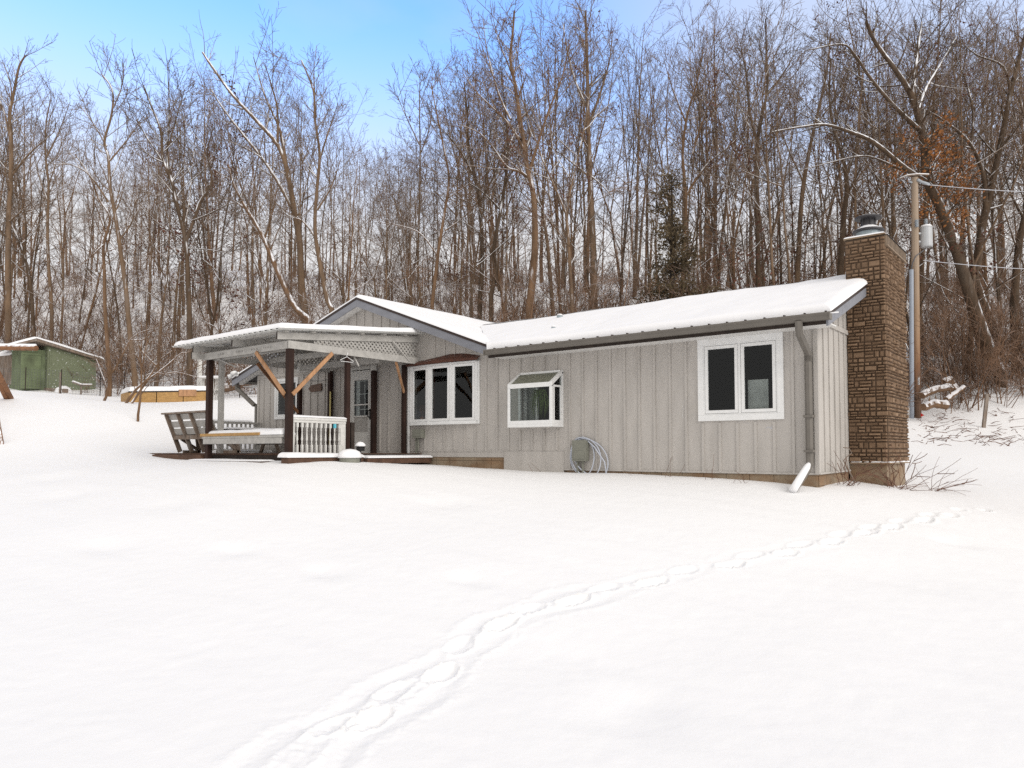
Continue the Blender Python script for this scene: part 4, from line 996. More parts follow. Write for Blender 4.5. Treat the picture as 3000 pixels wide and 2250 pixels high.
for x in (BX0 + .1, BX1 - .05):
    m = MB(); m.beam((x, -2.35, .36), (x, -2.28, -.04), .045, .09, up=(0, 1, 0)); m.beam((x, -2.7, -.02), (x, -2.28, -.02), .045, .08); m.beam((x, -2.35, .05), (x, -2.75, .30), .04, .07); m.build('leg', 'old_wood', gb)
snow_quad('snow_cover', (BX0 + .05, -2.85, .40), (BX1, -2.85, .40), (BX1, -2.3, .40), (BX0 + .05, -2.3, .40), (1, 1, 1, 1), .06, gb, 40, 20, 61)
pt = thing('picnic_table', (-13.9, -1.1, -.05), 'dark brown picnic table with snow on its top beside the house wall', 'table')
m = MB()
for i in range(5): m.box(-14.3 + i * .15, -14.3 + i * .15 + .14, -2.0, -.25, .50, .545)
pto = m.build('tabletop', 'dark_wood', pt)
snow_quad('snow_cover', (-14.3, -2.0, .545), (-13.56, -2.0, .545), (-13.56, -.25, .545), (-14.3, -.25, .545), (1, 1, 1, 1), .05, pto, 24, 40, 63)
for y in (-1.75, -.5):
    for s in (-1, 1):
        m = MB(); m.beam((-13.93 + s * .12, y, .5), (-13.93 + s * .42, y, -.05), .045, .095, up=(1, 0, 0)); m.build('leg', 'old_wood', pt)
    m = MB(); m.beam((-14.6, y + .046, .22), (-13.26, y + .046, .22), .04, .09); m.build('crossbar', 'dark_wood', pt)
for s in (-1, 1):
    m = MB(); m.box(-13.93 + s * .58 - .12, -13.93 + s * .58 + .12, -2.0, -.25, .265, .30); m.build('seat', 'dark_wood', pt)

# ---------------------------------------------------------------- things on and by the wall
m = MB(); p = at_y(820 + 400 / 3.95, 960 + 702 / 3.95, -.05)
m.prism([(p.x - .28, -.045, p.z + .0), (p.x - .16, -.045, p.z + .085), (p.x + .27, -.045, p.z + .12), (p.x + .27, -.045, p.z - .08), (p.x - .16, -.045, p.z - .09)], (0, .022, 0))
o = m.build('arrow_sign', 'rust_sign', loc=p); tag(o, 'small weathered wooden arrow sign pointing left on the porch wall', 'sign')
m = MB(); pts = [at_y(820 + a / 3.95, 960 + b / 3.95, -.035) for a, b in ((275, 570), (320, 600), (400, 618), (480, 615), (570, 600))]; m.tube(pts, .005, 4)
o = m.build('slack_cable', 'cable', loc=pts[0]); tag(o, 'thin slack dark cable looping across the porch wall above the arrow sign', 'cable')
m = MB(); m.tube([(-11.82, -.17, 1.50), (-11.74, -.24, -.04)], .018, 8); o = m.build('broom_stick', 'stick_yellow', loc=(-11.74, -.24, -.04)); tag(o, 'thin yellow broom stick leaning on a dark porch post by the door', 'stick')
hz_ = MB(); hx = PX1 + .13; hy = -2.14; z_ = 2.0
hz_.tube([(hx, hy, z_ - .01), (hx, hy + .03, z_ + .02), (hx, hy + .01, z_ + .04), (hx - .01, hy, z_ - .05)], .005, 5)
hz_.tube([(hx, hy, z_ - .05), (hx, hy - .17, z_ - .13), (hx, hy - .15, z_ - .155), (hx, hy + .15, z_ - .155), (hx, hy + .17, z_ - .13), (hx, hy, z_ - .05)], .006, 6)
o = hz_.build('coat_hanger', 'white_vinyl', loc=(hx, hy, z_)); tag(o, 'white plastic coat hanger hooked on the porch side beam', 'hanger')
# coiled hose
hs = MB()
def loop(cx, cz, rx, rz, tw, y, n=40, a0=0, a1=6.283):
    return [(cx + rx * math.cos(a) + tw * math.sin(a), y + .02 * math.sin(3 * a), cz + rz * math.sin(a)) for a in np.linspace(a0, a1, n)]
hs.tube(loop(-4.33, -.10, .27, .36, -.03, -.05), .012, 6); hs.tube(loop(-4.24, -.115, .33, .375, -.07, -.06), .012, 6); hs.tube(loop(-4.14, -.125, .37, .36, -.14, -.055), .012, 6)
hs.tube([(-4.58, -.05, -.1), (-4.50, -.05, .20), (-4.3, -.06, .27), (-4.05, -.06, .08), (-3.82, -.07, -.20), (-3.76, -.1, -.45)], .012, 6)
o = hs.build('garden_hose', 'hose', loc=(-4.3, -.1, -.1), smooth=True); tag(o, 'pale blue grey garden hose coiled over the utility box on the wall', 'hose')
# cable at the gable end
m = MB(); pts = [(.03, 1.30, .06), (.09, 1.40, .05), (.12, 1.46, -.03), (.06, 1.38, -.10), (.03, 1.30, -.16), (.06, 1.38, -.28), (.10, 1.5, -.42), (.16, 1.56, -.62)]
m.tube(pts, [.008, .008, .008, .008, .010, .012, .014, .014], 6); o = m.build('bent_cable', 'old_wood', loc=pts[0]); tag(o, 'bent brown cable drooping from the white gable end beside the chimney', 'cable')
# snowy vent dome and solar lamp by the porch step
gx_, gy_ = -8.12, -2.55; g0 = gz(gx_, gy_)
vd = thing('well_cap', (gx_, gy_, g0), 'snow covered rounded grey well cap in front of the white porch railing', 'well cap')
m = MB(); m.lathe((gx_, gy_, g0), [(.20, -.3), (.20, .10), (.17, .13), (.05, .15)], 18); m.build('casing', 'util_grey', vd)
m = MB(); m.lathe((gx_, gy_, g0), [(.23, .085), (.235, .12), (.20, .20), (.12, .245), (.02, .26)], 18); m.build('snow_cover', 'roof_snow', vd, smooth=True)
sx_, sy_ = -8.22, -2.2; s0 = gz(sx_, sy_)
sd = thing('solar_lamp', (sx_, sy_, s0), 'small dark solar path lamp with a round snow cap behind the well cap', 'lamp')
m = MB(); m.lathe((sx_, sy_, s0), [(.012, -.1), (.012, .22), (.085, .225), (.085, .30), (.10, .305), (.10, .32)], 14); m.build('lamp_body', 'black', sd)
m = MB(); m.lathe((sx_, sy_, s0), [(.103, .318), (.095, .36), (.05, .40), (.01, .41)], 14); m.build('snow_cover', 'roof_snow', sd, smooth=True)

# ---------------------------------------------------------------- left yard: shed, swing frame, garden bed, fence
T0 = 36.0
def P2(u, v, t, zg=None):
    p = spot(u, v, t); return p
cA = spot(136, 1147, 35.0); cB = spot(280, 1147, 36.6); cC = spot(119, 1140, 37.0)
sh = thing('shed', (cA.x, cA.y, gz(cA.x, cA.y)), 'green painted shed with a snowy slanted roof at the left edge of the yard', 'shed')
gA = min(cA.z, gz(cA.x, cA.y)) - .1
ex = Vector((cB.x - cA.x, cB.y - cA.y, 0)); wid = ex.length; ex.normalize(); ey = Vector((-ex.y, ex.x, 0))
def sp(a, b, z): return Vector((cA.x, cA.y, cA.z)) + ex * a + ey * b + Vector((0, 0, z))
hL = 35.0 * (1147 - 1012) / F_SRC; hR = 36.6 * (1147 - 1049) / F_SRC; dep = 2.3
m = MB(); m.add([sp(0, 0, .16), sp(wid, 0, .12), sp(wid, 0, hR), sp(0, 0, hL), sp(0, dep, .16), sp(wid, dep, .12), sp(wid, dep, hR), sp(0, dep, hL)], [(0, 1, 2, 3), (5, 4, 7, 6), (1, 5, 6, 2), (4, 0, 3, 7), (3, 2, 6, 7)])
for a in (0.03, wid * .06, wid - .05): m.beam(sp(a, -.01, .16), sp(a, -.01, hL + (hR - hL) * a / wid - .05), .05, .02, up=tuple(ey))
so_ = m.build('shed_wall', snow_on_top(mat('green_wall', (.16, .18, .112), .8, .14, 26, (1, 1, .8), .3, 40, second=(.72, .74, .74), sfac=(.60, .66)), 2, 3), sh)
m = MB(); m.add([sp(-.02, -.02, -.4), sp(wid, -.02, -.4), sp(wid, -.0, .14), sp(-.02, -.0, .18), sp(-.02, dep, -.4), sp(wid, dep, -.4), sp(wid, dep, .12), sp(-.02, dep, .16)], [(0, 1, 2, 3), (1, 5, 6, 2), (4, 0, 3, 7)]); m.build('skirt_board', 'old_wood', sh)
m = MB()
s_ = (hR - hL) / wid
def rz(a): return hL + s_ * a
m.prism([sp(-.55, -.25, rz(-.55) + .03 - .03), sp(wid + .25, -.25, rz(wid + .25) + .03), sp(wid + .25, -.25, rz(wid + .25) + .13), sp(-.55, -.25, rz(-.55) + .13 - .0)], ey * (dep + .5))
m.prism([sp(-.55, -.25, rz(-.55) + .0), sp(-.55, -.25, rz(-.55) + .13), sp(-1.5, -.25, rz(-.55) - .26), sp(-1.5, -.25, rz(-.55) - .34)], ey * (dep + .5))
ro_ = m.build('shed_roof', 'old_wood', sh)
def sq(a0, z0, a1, z1, seed): snow_quad('snow_cover', sp(a0, -.27, z0), sp(a1, -.27, z1), sp(a1, dep + .25, z1), sp(a0, dep + .25, z0), (1, 1, 1, 1), .11, ro_, 40, 20, seed)
sq(-.56, rz(-.55) + .13, wid + .27, rz(wid + .25) + .13, 71); sq(-1.52, rz(-.55) - .27, -.52, rz(-.55) + .13, 72)
m = MB(); m.add([sp(-.9, .35, .0), sp(-.9, .35, rz(-.55) - .3), sp(.0, .3, rz(0) - .2), sp(0, .3, 0)], [(3, 2, 1, 0)]); m.add([sp(-.9, .35, .0), sp(-.9, .35, rz(-.55) - .3), sp(-.9, dep, rz(-.55) - .3), sp(-.9, dep, 0)], [(0, 1, 2, 3)]); m.build('porch_wall', 'green_paint', sh)
# open door leaf
d0 = spot(61, 1139, 34.2); d1 = spot(118, 1140, 35.0)
m = MB(); hD = 34.6 * (1139 - 1034) / F_SRC; e_ = Vector((d1.x - d0.x, d1.y - d0.y, 0)).normalized(); n__ = Vector((-e_.y, e_.x, 0))
a_, b_ = d0.copy(), d1.copy(); m.prism([a_, b_, b_ + Vector((0, 0, hD)), a_ + Vector((0, 0, hD))], n__ * .05)
for q0, q1 in ((a_, b_), (a_ + Vector((0, 0, hD - .1)), b_ + Vector((0, 0, hD - .1)))): m.beam(q0 - n__ * .01 + Vector((0, 0, .06)), q1 - n__ * .01 + Vector((0, 0, .06)), .02, .09)
m.build('shed_door', 'green_paint', sh)
m = MB(); q0, q1 = spot(40, 1126, 35.6), spot(62, 1125, 35.8); hh = 35.6 * (1127 - 1040) / F_SRC
m.prism([q0, q1, q1 + Vector((0, 0, hh)), q0 + Vector((0, 0, hh))], n__ * 1.2); m.build('side_wall', 'old_wood', sh)
m = MB(); m.prism([q0 + Vector((-.35, -.1, hh)), q1 + Vector((.35, 0, hh + .25)), q1 + Vector((.35, 0, hh + .33)), q0 + Vector((-.35, -.1, hh + .1))], n__ * 1.3); m.build('snow_cover', 'roof_snow', sh)
# stack beside the shed
sb = spot(185, 1147, 34.6); sbz = gz(sb.x, sb.y)
o = thing('snowy_pile', (sb.x, sb.y, sbz), 'low round snow covered object lying against the front of the green shed', 'pile')
m = MB(); m.lathe((sb.x, sb.y, sbz), [(.30, -.2), (.34, .05), (.30, .17), (.16, .26), (.03, .28)], 12); m.v = [(sb.x + (p[0] - sb.x) * (1.3 + .25 * math.sin(i)), p[1], p[2] + .04 * math.sin(i * 2.1)) for i, p in enumerate(m.v)]; m.build('snow_cover', 'snow', o, smooth=True)
m = MB(); m.prism([(sb.x - .75, sb.y - .35, sbz - .1), (sb.x + .45, sb.y - .15, sbz - .1), (sb.x + .45, sb.y - .15, sbz + .14), (sb.x - .75, sb.y - .35, sbz + .14)], (0, .2, 0)); m.build('board', 'old_wood', o)
# stake and bird feeding tray
p = spot(174, 1150, 33.2); g_ = gz(p.x, p.y); m = MB(); m.beam((p.x, p.y, g_ - .2), (p.x + .06, p.y, g_ + 33.2 * 62 / F_SRC), .05, .05); o = m.build('fence_post', 'old_wood', loc=(p.x, p.y, g_)); tag(o, 'short dark wooden stake in front of the green shed', 'post')
p = spot(237, 1150, 33.2); g_ = gz(p.x, p.y); o = thing('feeder_table', (p.x, p.y, g_), 'thin feeder tray on a post, snow on top, before the green shed', 'bird feeder')
zt_ = g_ + 33.2 * 27 / F_SRC
m = MB(); m.beam((p.x, p.y, g_ - .2), (p.x, p.y, zt_), .05, .05); m.build('post', 'old_wood', o)
m = MB(); q0 = spot(211, 1150, 33.0); q1 = spot(263, 1150, 33.6); m.beam((q0.x, q0.y, zt_ + .12), (p.x, p.y, zt_), .3, .04); m.beam((p.x, p.y, zt_), (q1.x, q1.y, zt_ + .04), .3, .04); tr_ = m.build('tray', 'old_wood', o)
m = MB(); m.beam((q0.x, q0.y, zt_ + .17), (p.x, p.y, zt_ + .05), .28, .06); m.beam((p.x, p.y, zt_ + .05), (q1.x, q1.y, zt_ + .09), .28, .06); m.build('snow_cover', 'snow', tr_)

# swing frame of logs
sw = thing('swing_frame', tuple(spot(30, 1180, 22)), 'brown log swing frame with a snowy cross beam at the left edge', 'swing set')
apx = spot(-45, 1016, 20.6)
bend = spot(106, 1020, 20.0); bst = spot(-420, 1013, 22.5)
m = MB(); m.tube([bst, bend], .072, 10); bo_ = m.build('cross_beam', 'log_wood', sw, smooth=False)
m = MB(); m.tube([bst + Vector((0, 0, .075)), bend + Vector((-.05, 0, .075))], [.045, .045], 8); m.build('snow_cover', 'roof_snow', bo_, smooth=True)
for i, (u, v, t_, ofs) in enumerate(((37, 1152, 23.3, 0), (24, 1153, 23.2, -.22))):
    ft = spot(u, v, t_); ft.z = min(ft.z, gz(ft.x, ft.y)) - .1
    m = MB(); m.tube([apx + Vector((ofs, 0, 0)), ft], .075, 9); l_ = m.build('leg', 'log_wood', sw)
ft = spot(8, 1311, 18.4); ft.z = min(ft.z, gz(ft.x, ft.y)) - .1
m = MB(); m.tube([apx + (apx - ft) * .02, ft], .06, 9); m.build('leg', 'log_wood', sw)
m = MB()
for u in (10, 36, 96):
    p = spot(u, 1019, 20.3 + (60 - u) * .004); m.tube([p + Vector((0, 0, .08)), p + Vector((.04, -.08, .0)), p + Vector((.0, 0, -.085)), p + Vector((-.03, .08, 0)), p + Vector((0, 0, .08))], .012, 5)
m.build('rope', mat('rope_green', (.28, .40, .36), .8, .2), sw)

# raised garden bed
b0 = spot(378, 1178, 26.5); b1 = spot(613, 1180, 28.2)
gbx = thing('raised_bed', tuple(b0), 'long yellow plywood raised garden bed heaped with snow behind the bench', 'garden bed')
ex2 = Vector((b1.x - b0.x, b1.y - b0.y, 0)); wl = ex2.length; ex2.normalize(); ey2 = Vector((-ex2.y, ex2.x, 0)); zb_ = gz(b0.x, b0.y)
zb1 = gz(b1.x, b1.y)
def bp(a, b, z): q = b0 + ex2 * a + ey2 * b; q.z = zb_ + (zb1 - zb_) * a / wl + z; return q
hB = .38; n_b = 3
for i in range(n_b):
    a0, a1 = wl * i / n_b, wl * (i + 1) / n_b - .03
    m = MB(); m.prism([bp(a0, 0, -.4), bp(a1, 0, -.4), bp(a1, 0, hB - .01 * i), bp(a0, 0, hB)], ey2 * .04); m.build('side_panel', 'yellow_wood', gbx)
m = MB(); m.prism([bp(0, .041, -.4), bp(0, 1.4, -.4), bp(0, 1.4, hB), bp(0, .041, hB)], ex2 * .04); m.prism([bp(0, 1.4, -.4), bp(wl, 1.4, -.4), bp(wl, 1.4, hB), bp(0, 1.4, hB)], ey2 * .04); m.build('side_panel', 'yellow_wood', gbx)
m = MB(); m.prism([bp(-.02, -.012, hB - .035), bp(wl, -.012, hB - .035), bp(wl, -.012, hB + .01), bp(-.02, -.012, hB + .01)], ey2 * .1); m.build('edge_strip', 'dark_wood', gbx)
t_a = wl * .60
m = MB(); m.prism([bp(t_a, -.04, hB - .2), bp(t_a + .62, -.04, hB - .2), bp(t_a + .62, -.04, hB + .04), bp(t_a, -.04, hB + .05)], ey2 * .03); m.build('tag_board', 'new_wood', gbx)
snow_quad('snow_cover', bp(0, -.0, hB + .0), bp(wl, 0, hB), bp(wl, 1.44, hB), bp(0, 1.44, hB), (1, 1, 1, 1), .19, gbx, 60, 24, 81)

# wire fence along the back of the yard
wf = thing('wire_fence', tuple(spot(200, 1150, 33.0)), 'thin wire mesh fence on slim posts along the back of the snowy yard', 'fence')
fpts = []
for u, t_ in ((-160, 32.5), (-40, 32.6), (70, 32.5), (175, 32.6), (290, 32.7), (360, 32.4), (420, 32.2), (520, 31.5), (615, 30.8), (700, 30.2), (790, 29.6)):
    x, y = st(u, t_); fpts.append(Vector((x, y, gz(x, y))))
for i, p in enumerate(fpts):
    m = MB(); m.tube([p + Vector((0, 0, -.3)), p + Vector((.02, 0, 1.08))], .022, 6); m.build('post', 'dark_wood', wf)
m = MB()
for a, b in zip(fpts[:-1], fpts[1:]):
    n_ = int((b - a).length / .12)
    for k in range(9): m.tube([a + Vector((0, 0, .05 + k * .12)), (a + b) / 2 + Vector((0, 0, .03 + k * .12)), b + Vector((0, 0, .05 + k * .12))], .004, 3, False)
    for k in range(n_):
        q = a + (b - a) * (k / n_); m.tube([q + Vector((0, 0, .0)), q + Vector((0, 0, 1.02))], .0035, 3, False)
m.build('wire_mesh', 'cable', wf)

# white garden arbour
ab = thing('garden_arbour', tuple(spot(600, 1150, 29.6)), 'white garden arbour with a tall post and spindle rail behind the raised bed', 'arbour')
def gpost(u, t_, w_, ztop_v, name='post', par=None):
    x, y = st(u, t_); z0 = gz(x, y); z1 = spot(u, ztop_v, t_).z
    m = MB(); m.box(x - w_ / 2, x + w_ / 2, y - w_ / 2, y + w_ / 2, z0 - .2, z1); return m.build(name, 'white_paint', par or ab)
gpost(581, 29.6, .13, 1035); gpost(589, 29.4, .10, 1116); gpost(640, 29.0, .10, 1105)
m = MB(); q0, q1 = spot(588, 1107, 29.4), spot(642, 1107, 29.0); m.beam(q0, q1, .1, .07); q0, q1 = spot(588, 1142, 29.4), spot(642, 1142, 29.0); m.beam(q0, q1, .06, .06); rr_ = m.build('rail', 'white_paint', ab)
for u in range(595, 640, 7): gpost(u, 29.4 - (u - 588) * .0075, .035, 1108, 'spindle', ab)
m = MB(); q0, q1 = spot(586, 1104, 29.4), spot(643, 1104, 29.0); m.beam(q0, q1, .13, .08); m.build('snow_cover', 'snow', rr_)

# ---------------------------------------------------------------- right side: pole, wires, logs
TP = 28.0
pb = spot(2687, 1222, TP); ptp = spot(2680, 520, TP); pbz = gz(pb.x, pb.y)
po = thing('utility_pole', (pb.x, pb.y, pbz), 'tall tan wooden utility pole with grey conduit behind the stone chimney', 'utility pole')
pz1 = pbz + 1.9
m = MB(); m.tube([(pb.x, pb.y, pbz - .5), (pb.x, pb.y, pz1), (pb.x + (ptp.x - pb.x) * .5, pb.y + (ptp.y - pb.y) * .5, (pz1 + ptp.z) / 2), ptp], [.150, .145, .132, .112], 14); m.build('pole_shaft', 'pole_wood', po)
m = MB(); c0 = spot(2671, 1215, TP - .12); c1 = spot(2670, 790, TP - .1); m.tube([(c0.x, c0.y, pbz - .3), c1], .075, 10); m.build('conduit', 'conduit', po)
m = MB(); m.tube([c1, spot(2674, 770, TP - .15), spot(2683, 750, TP - .2), spot(2700, 738, TP - .15), spot(2712, 728, TP)], .02, 5); m.build('riser_cable', 'cable', po)
tc_ = spot(2714, 695, TP); R_ = .21; th_ = TP * (724 - 664) / F_SRC
m = MB(); m.lathe((tc_.x, tc_.y, spot(2714, 724, TP).z), [(.18, -.01), (R_, .03), (R_, th_ * .93), (R_ * 1.05, th_ * .94), (R_ * 1.05, th_ * .97), (R_ * .8, th_ * 1.03), (.05, th_ * 1.06)], 18); tfo = m.build('transformer', 'transformer', po, smooth=False)
m = MB(); z_ = spot(2714, 664, TP).z
prof2 = []
for k in range(5): prof2 += [(.05, .02 + k * .06), (.085, .035 + k * .06), (.05, .055 + k * .06)]
m.lathe((tc_.x - .0, tc_.y, z_), prof2, 10); m.build('bushing', 'porcelain', tfo)
m = MB(); m.lathe((tc_.x, tc_.y, z_), [(R_ * 1.03, -.015), (R_ * .8, .05), (.06, .07)], 18); m.build('snow_cover', 'snow', tfo, smooth=True)
m = MB(); q = spot(2686, 655, TP - .18); m.lathe((q.x, q.y, q.z - .15), prof2, 10); m.build('surge_arrester', 'porcelain', po)
m = MB()
for v in (684, 708): m.beam(spot(2688, v, TP), spot(2704, v, TP), .05, .07)
m.build('bracket', 'transformer', po)
m = MB(); m.tube([spot(2688, 526, TP - .15), spot(2700, 533, TP - .1), spot(2722, 540, TP)], .05, 8); m.tube([spot(2672, 535, TP - .1), spot(2663, 532, TP - .1)], .035, 6); m.build('insulator', 'porcelain', po)
m = MB(); m.tube([spot(2634, 524, TP), spot(2660, 514, TP - .1), spot(2690, 511, TP - .16), spot(2722, 512, TP - .1)], [.018, .03, .03, .02], 6); xo = m.build('crossarm', 'old_wood', po)
m = MB(); m.tube([spot(2636, 522, TP), spot(2660, 512, TP - .1), spot(2690, 509, TP - .16), spot(2721, 510, TP - .1)], .022, 6); m.build('snow_cover', 'snow', xo, smooth=True)
m = MB(); q = spot(2691, 1106, TP - .19); m.beam(q + Vector((0, 0, -.27)), q + Vector((0, 0, .02)), .10, .012, up=tuple(RGT)); 
sgn_ = m.build('tag_plate', 'white_vinyl', po)
m = MB(); m.beam(q + Vector(tuple(-_y * .012)) + Vector((0, 0, -.06)), q + Vector(tuple(-_y * .012)) + Vector((0, 0, .0)), .075, .008, up=tuple(RGT)); m.build('tag_mark', 'red', sgn_)
fl_ = spot(2697, 1217, TP - .6); m = MB(); g_ = gz(fl_.x, fl_.y); m.tube([(fl_.x, fl_.y, g_ - .1), (fl_.x, fl_.y, g_ + .3)], .005, 4); fg = thing('marker_flag', (fl_.x, fl_.y, g_), 'tiny red marker flag at the foot of the utility pole', 'flag'); m.build('staff', 'cable', fg); m = MB(); m.prism([(fl_.x, fl_.y, g_ + .16), (fl_.x + .14, fl_.y - .1, g_ + .2), (fl_.x, fl_.y, g_ + .3)], (.004, .004, 0)); m.build('flag_cloth', 'red', fg)
for nm, lab, v0, v1 in (('power_line', 'upper thin power line running right from the top of the utility pole', 540, 541), ('power_line', 'lower thin power line running right below the grey transformer', 763, 772)):
    a, b = spot(2705, v0, TP), spot(3500, v1 + 6, TP - 3); m = MB(); m.tube([a + (b - a) * k / 12 + Vector((0, 0, -.25 * math.sin(math.pi * k / 12))) for k in range(13)], .014, 4, False); o = m.build(nm, 'wire_snow', loc=a); tag(o, lab, 'power line', 'power lines on the right')

def log(name, label, pts, r0, r1, group=None, mt='bark_brown'):
    pts = [Vector(p) for p in pts]; rr_ = random.Random(len(label)); ps, rs_ = [], []
    for i in range(9):
        f_ = i / 8 * (len(pts) - 1); k = min(int(f_), len(pts) - 2); ps.append(pts[k].lerp(pts[k + 1], f_ - k) + Vector((rr_.uniform(-.02, .02), rr_.uniform(-.02, .02), rr_.uniform(-.02, .02)))); rs_.append((r0 + (r1 - r0) * i / 8) * rr_.uniform(.9, 1.1))
    m = MB(); m.tube(ps, rs_, 9)
    for k in (2, 5): m.tube([ps[k], ps[k] + Vector((rr_.uniform(-.3, .3), rr_.uniform(-.4, 0), rr_.uniform(.2, .5)))], [r0 * .35, .01], 5)
    o = m.build(name, mt, loc=ps[0]); at = o.data.attributes.new('snow', 'FLOAT', 'POINT'); at.data.foreach_set('value', [.7] * len(o.data.vertices)); tag(o, label, 'log', group); return o
log('fallen_log', 'thick snow dusted log arching on the ground right of the utility pole', [spot(2700, 1158, 27.6), spot(2740, 1140, 27.8), spot(2780, 1134, 28), spot(2802, 1142, 28.2)], .13, .16, 'logs by the utility pole')
log('fallen_log', 'stubby broken log lying below the arching log right of the pole', [spot(2705, 1194, 26.9), spot(2738, 1182, 27), spot(2768, 1186, 27.2)], .14, .17, 'logs by the utility pole')
log('fallen_log', 'log standing on end behind the log pile right of the pole', [spot(2766, 1118, 28.6), spot(2782, 1112, 28.8), spot(2800, 1138, 28.8)], .13, .13, 'logs by the utility pole')
log('fallen_log', 'long slim log sloping down to the broken log right of the pole', [spot(2770, 1172, 27.4), spot(2800, 1150, 27.8), spot(2822, 1132, 28)], .10, .08, 'logs by the utility pole')
log('fallen_log', 'thick reddish log lying on the bank seen under the porch roof eave', [spot(655, 1136, 32), spot(680, 1134, 32), spot(720, 1122, 32.2), spot(760, 1128, 32.4)], .20, .14)
p = spot(2877, 1205, 26.5); g_ = gz(p.x, p.y); m = MB(); m.beam((p.x, p.y, g_ - .3), (p.x + .16, p.y + .1, g_ + 26.5 * 98 / F_SRC), .10, .10); o = m.build('fence_post', 'old_wood', loc=(p.x, p.y, g_)); tag(o, 'old leaning wooden stake standing in the brush at far right', 'post')
# ---------------------------------------------------------------- bare trees
class Wood:
    """collects tapering limbs as fast tube geometry with a snow attribute"""
    def __init__(s): s.v = []; s.f = []; s.s = []; s.tips = []
    def limb(s, pts, r0, r1, n, snow=None):
        b = len(s.v); k = len(pts); ref = None
        for i, p in enumerate(pts):
            d_ = pts[min(i + 1, k - 1)] - pts[max(i - 1, 0)]
            if d_.length < 1e-6: d_ = Vector((0, 0, 1))
            d_.normalize()
            if ref is None: ref = d_.orthogonal().normalized()
            ref = ref - d_ * ref.dot(d_); ref = ref.normalized() if ref.length > 1e-5 else d_.orthogonal().normalized()
            o = d_.cross(ref); r = r0 + (r1 - r0) * (i / (k - 1)) ** .85
            sn = (1.0 if r > .02 else max(.06, (r / .02) ** 1.5)) if snow is None else snow
            for j in range(n):
                a = 2 * math.pi * j / n; c, q = math.cos(a) * r, math.sin(a) * r
                s.v.append((p.x + ref.x * c + o.x * q, p.y + ref.y * c + o.y * q, p.z + ref.z * c + o.z * q)); s.s.append(sn)
        for i in range(k - 1):
            for j in range(n):
                j2 = (j + 1) % n; s.f.append((b + i * n + j, b + i * n + j2, b + (i + 1) * n + j2, b + (i + 1) * n + j))
    def mesh(s, name, m, base=(0, 0, 0)):
        V = np.array(s.v, np.float32) - np.array(base, np.float32)
        return np_mesh(name, V, np.array(s.f, np.int32), m, {'snow': s.s}, smooth=True)

def rvec(R): 
    while True:
        v = Vector((R.uniform(-1, 1), R.uniform(-1, 1), R.uniform(-1, 1)))
        if .1 < v.length < 1: return v.normalized()
def path(R, p, d_, ln, steps, wob, up):
    pts = [p.copy()]; d_ = d_.normalized()
    for i in range(steps):
        d_ = (d_ + rvec(R) * wob + Vector((0, 0, up))).normalized(); p = p + d_ * (ln / steps); pts.append(p)
    return pts
def at_path(pts, f):
    f = max(0, min(.999, f)) * (len(pts) - 1); i = int(f); return pts[i].lerp(pts[i + 1], f - i), (pts[i + 1] - pts[i]).normalized()
def away(R, d_, ang):
    o = d_.orthogonal().normalized(); o.rotate(Matrix.Rotation(R.uniform(0, 2 * math.pi), 3, d_)); return (d_ * math.cos(ang) + o * math.sin(ang)).normalized()
def sub_branches(W, R, pts, ln, r0, r1, level, dens, maxlev, f0=.25, tips=None):
    n = max(2, int(dens * (5.5 if level == 1 else 5 if level == 2 else 3.4) * R.uniform(.8, 1.2)))
    for k in range(n):
        f_ = f0 + (1 - f0) * (k + R.random()) / n
        p, d_ = at_path(pts, f_)
        r = (r0 + (r1 - r0) * f_) * R.uniform(.42, .68)
        l_ = ln * R.uniform(.34, .62) * (1.12 - .62 * f_)
        if l_ < .22: continue
        d2 = away(R, d_, math.radians(R.uniform(26, 62)))
        if d2.z < -.25: d2.z *= -.3
        r = max(r, .0075)
        ps = path(R, p, d2, l_, 4 if level < 3 else 3, .17 if level < 3 else .24, .05)
        W.limb(ps, r, max(.0055, r * .30), 4 if r > .03 else 3)
        if level < maxlev: sub_branches(W, R, ps, l_, r, max(.0055, r * .3), level + 1, dens, maxlev, .2, tips)
        elif tips is not None: tips.append(ps[-1]); tips.append(ps[1])
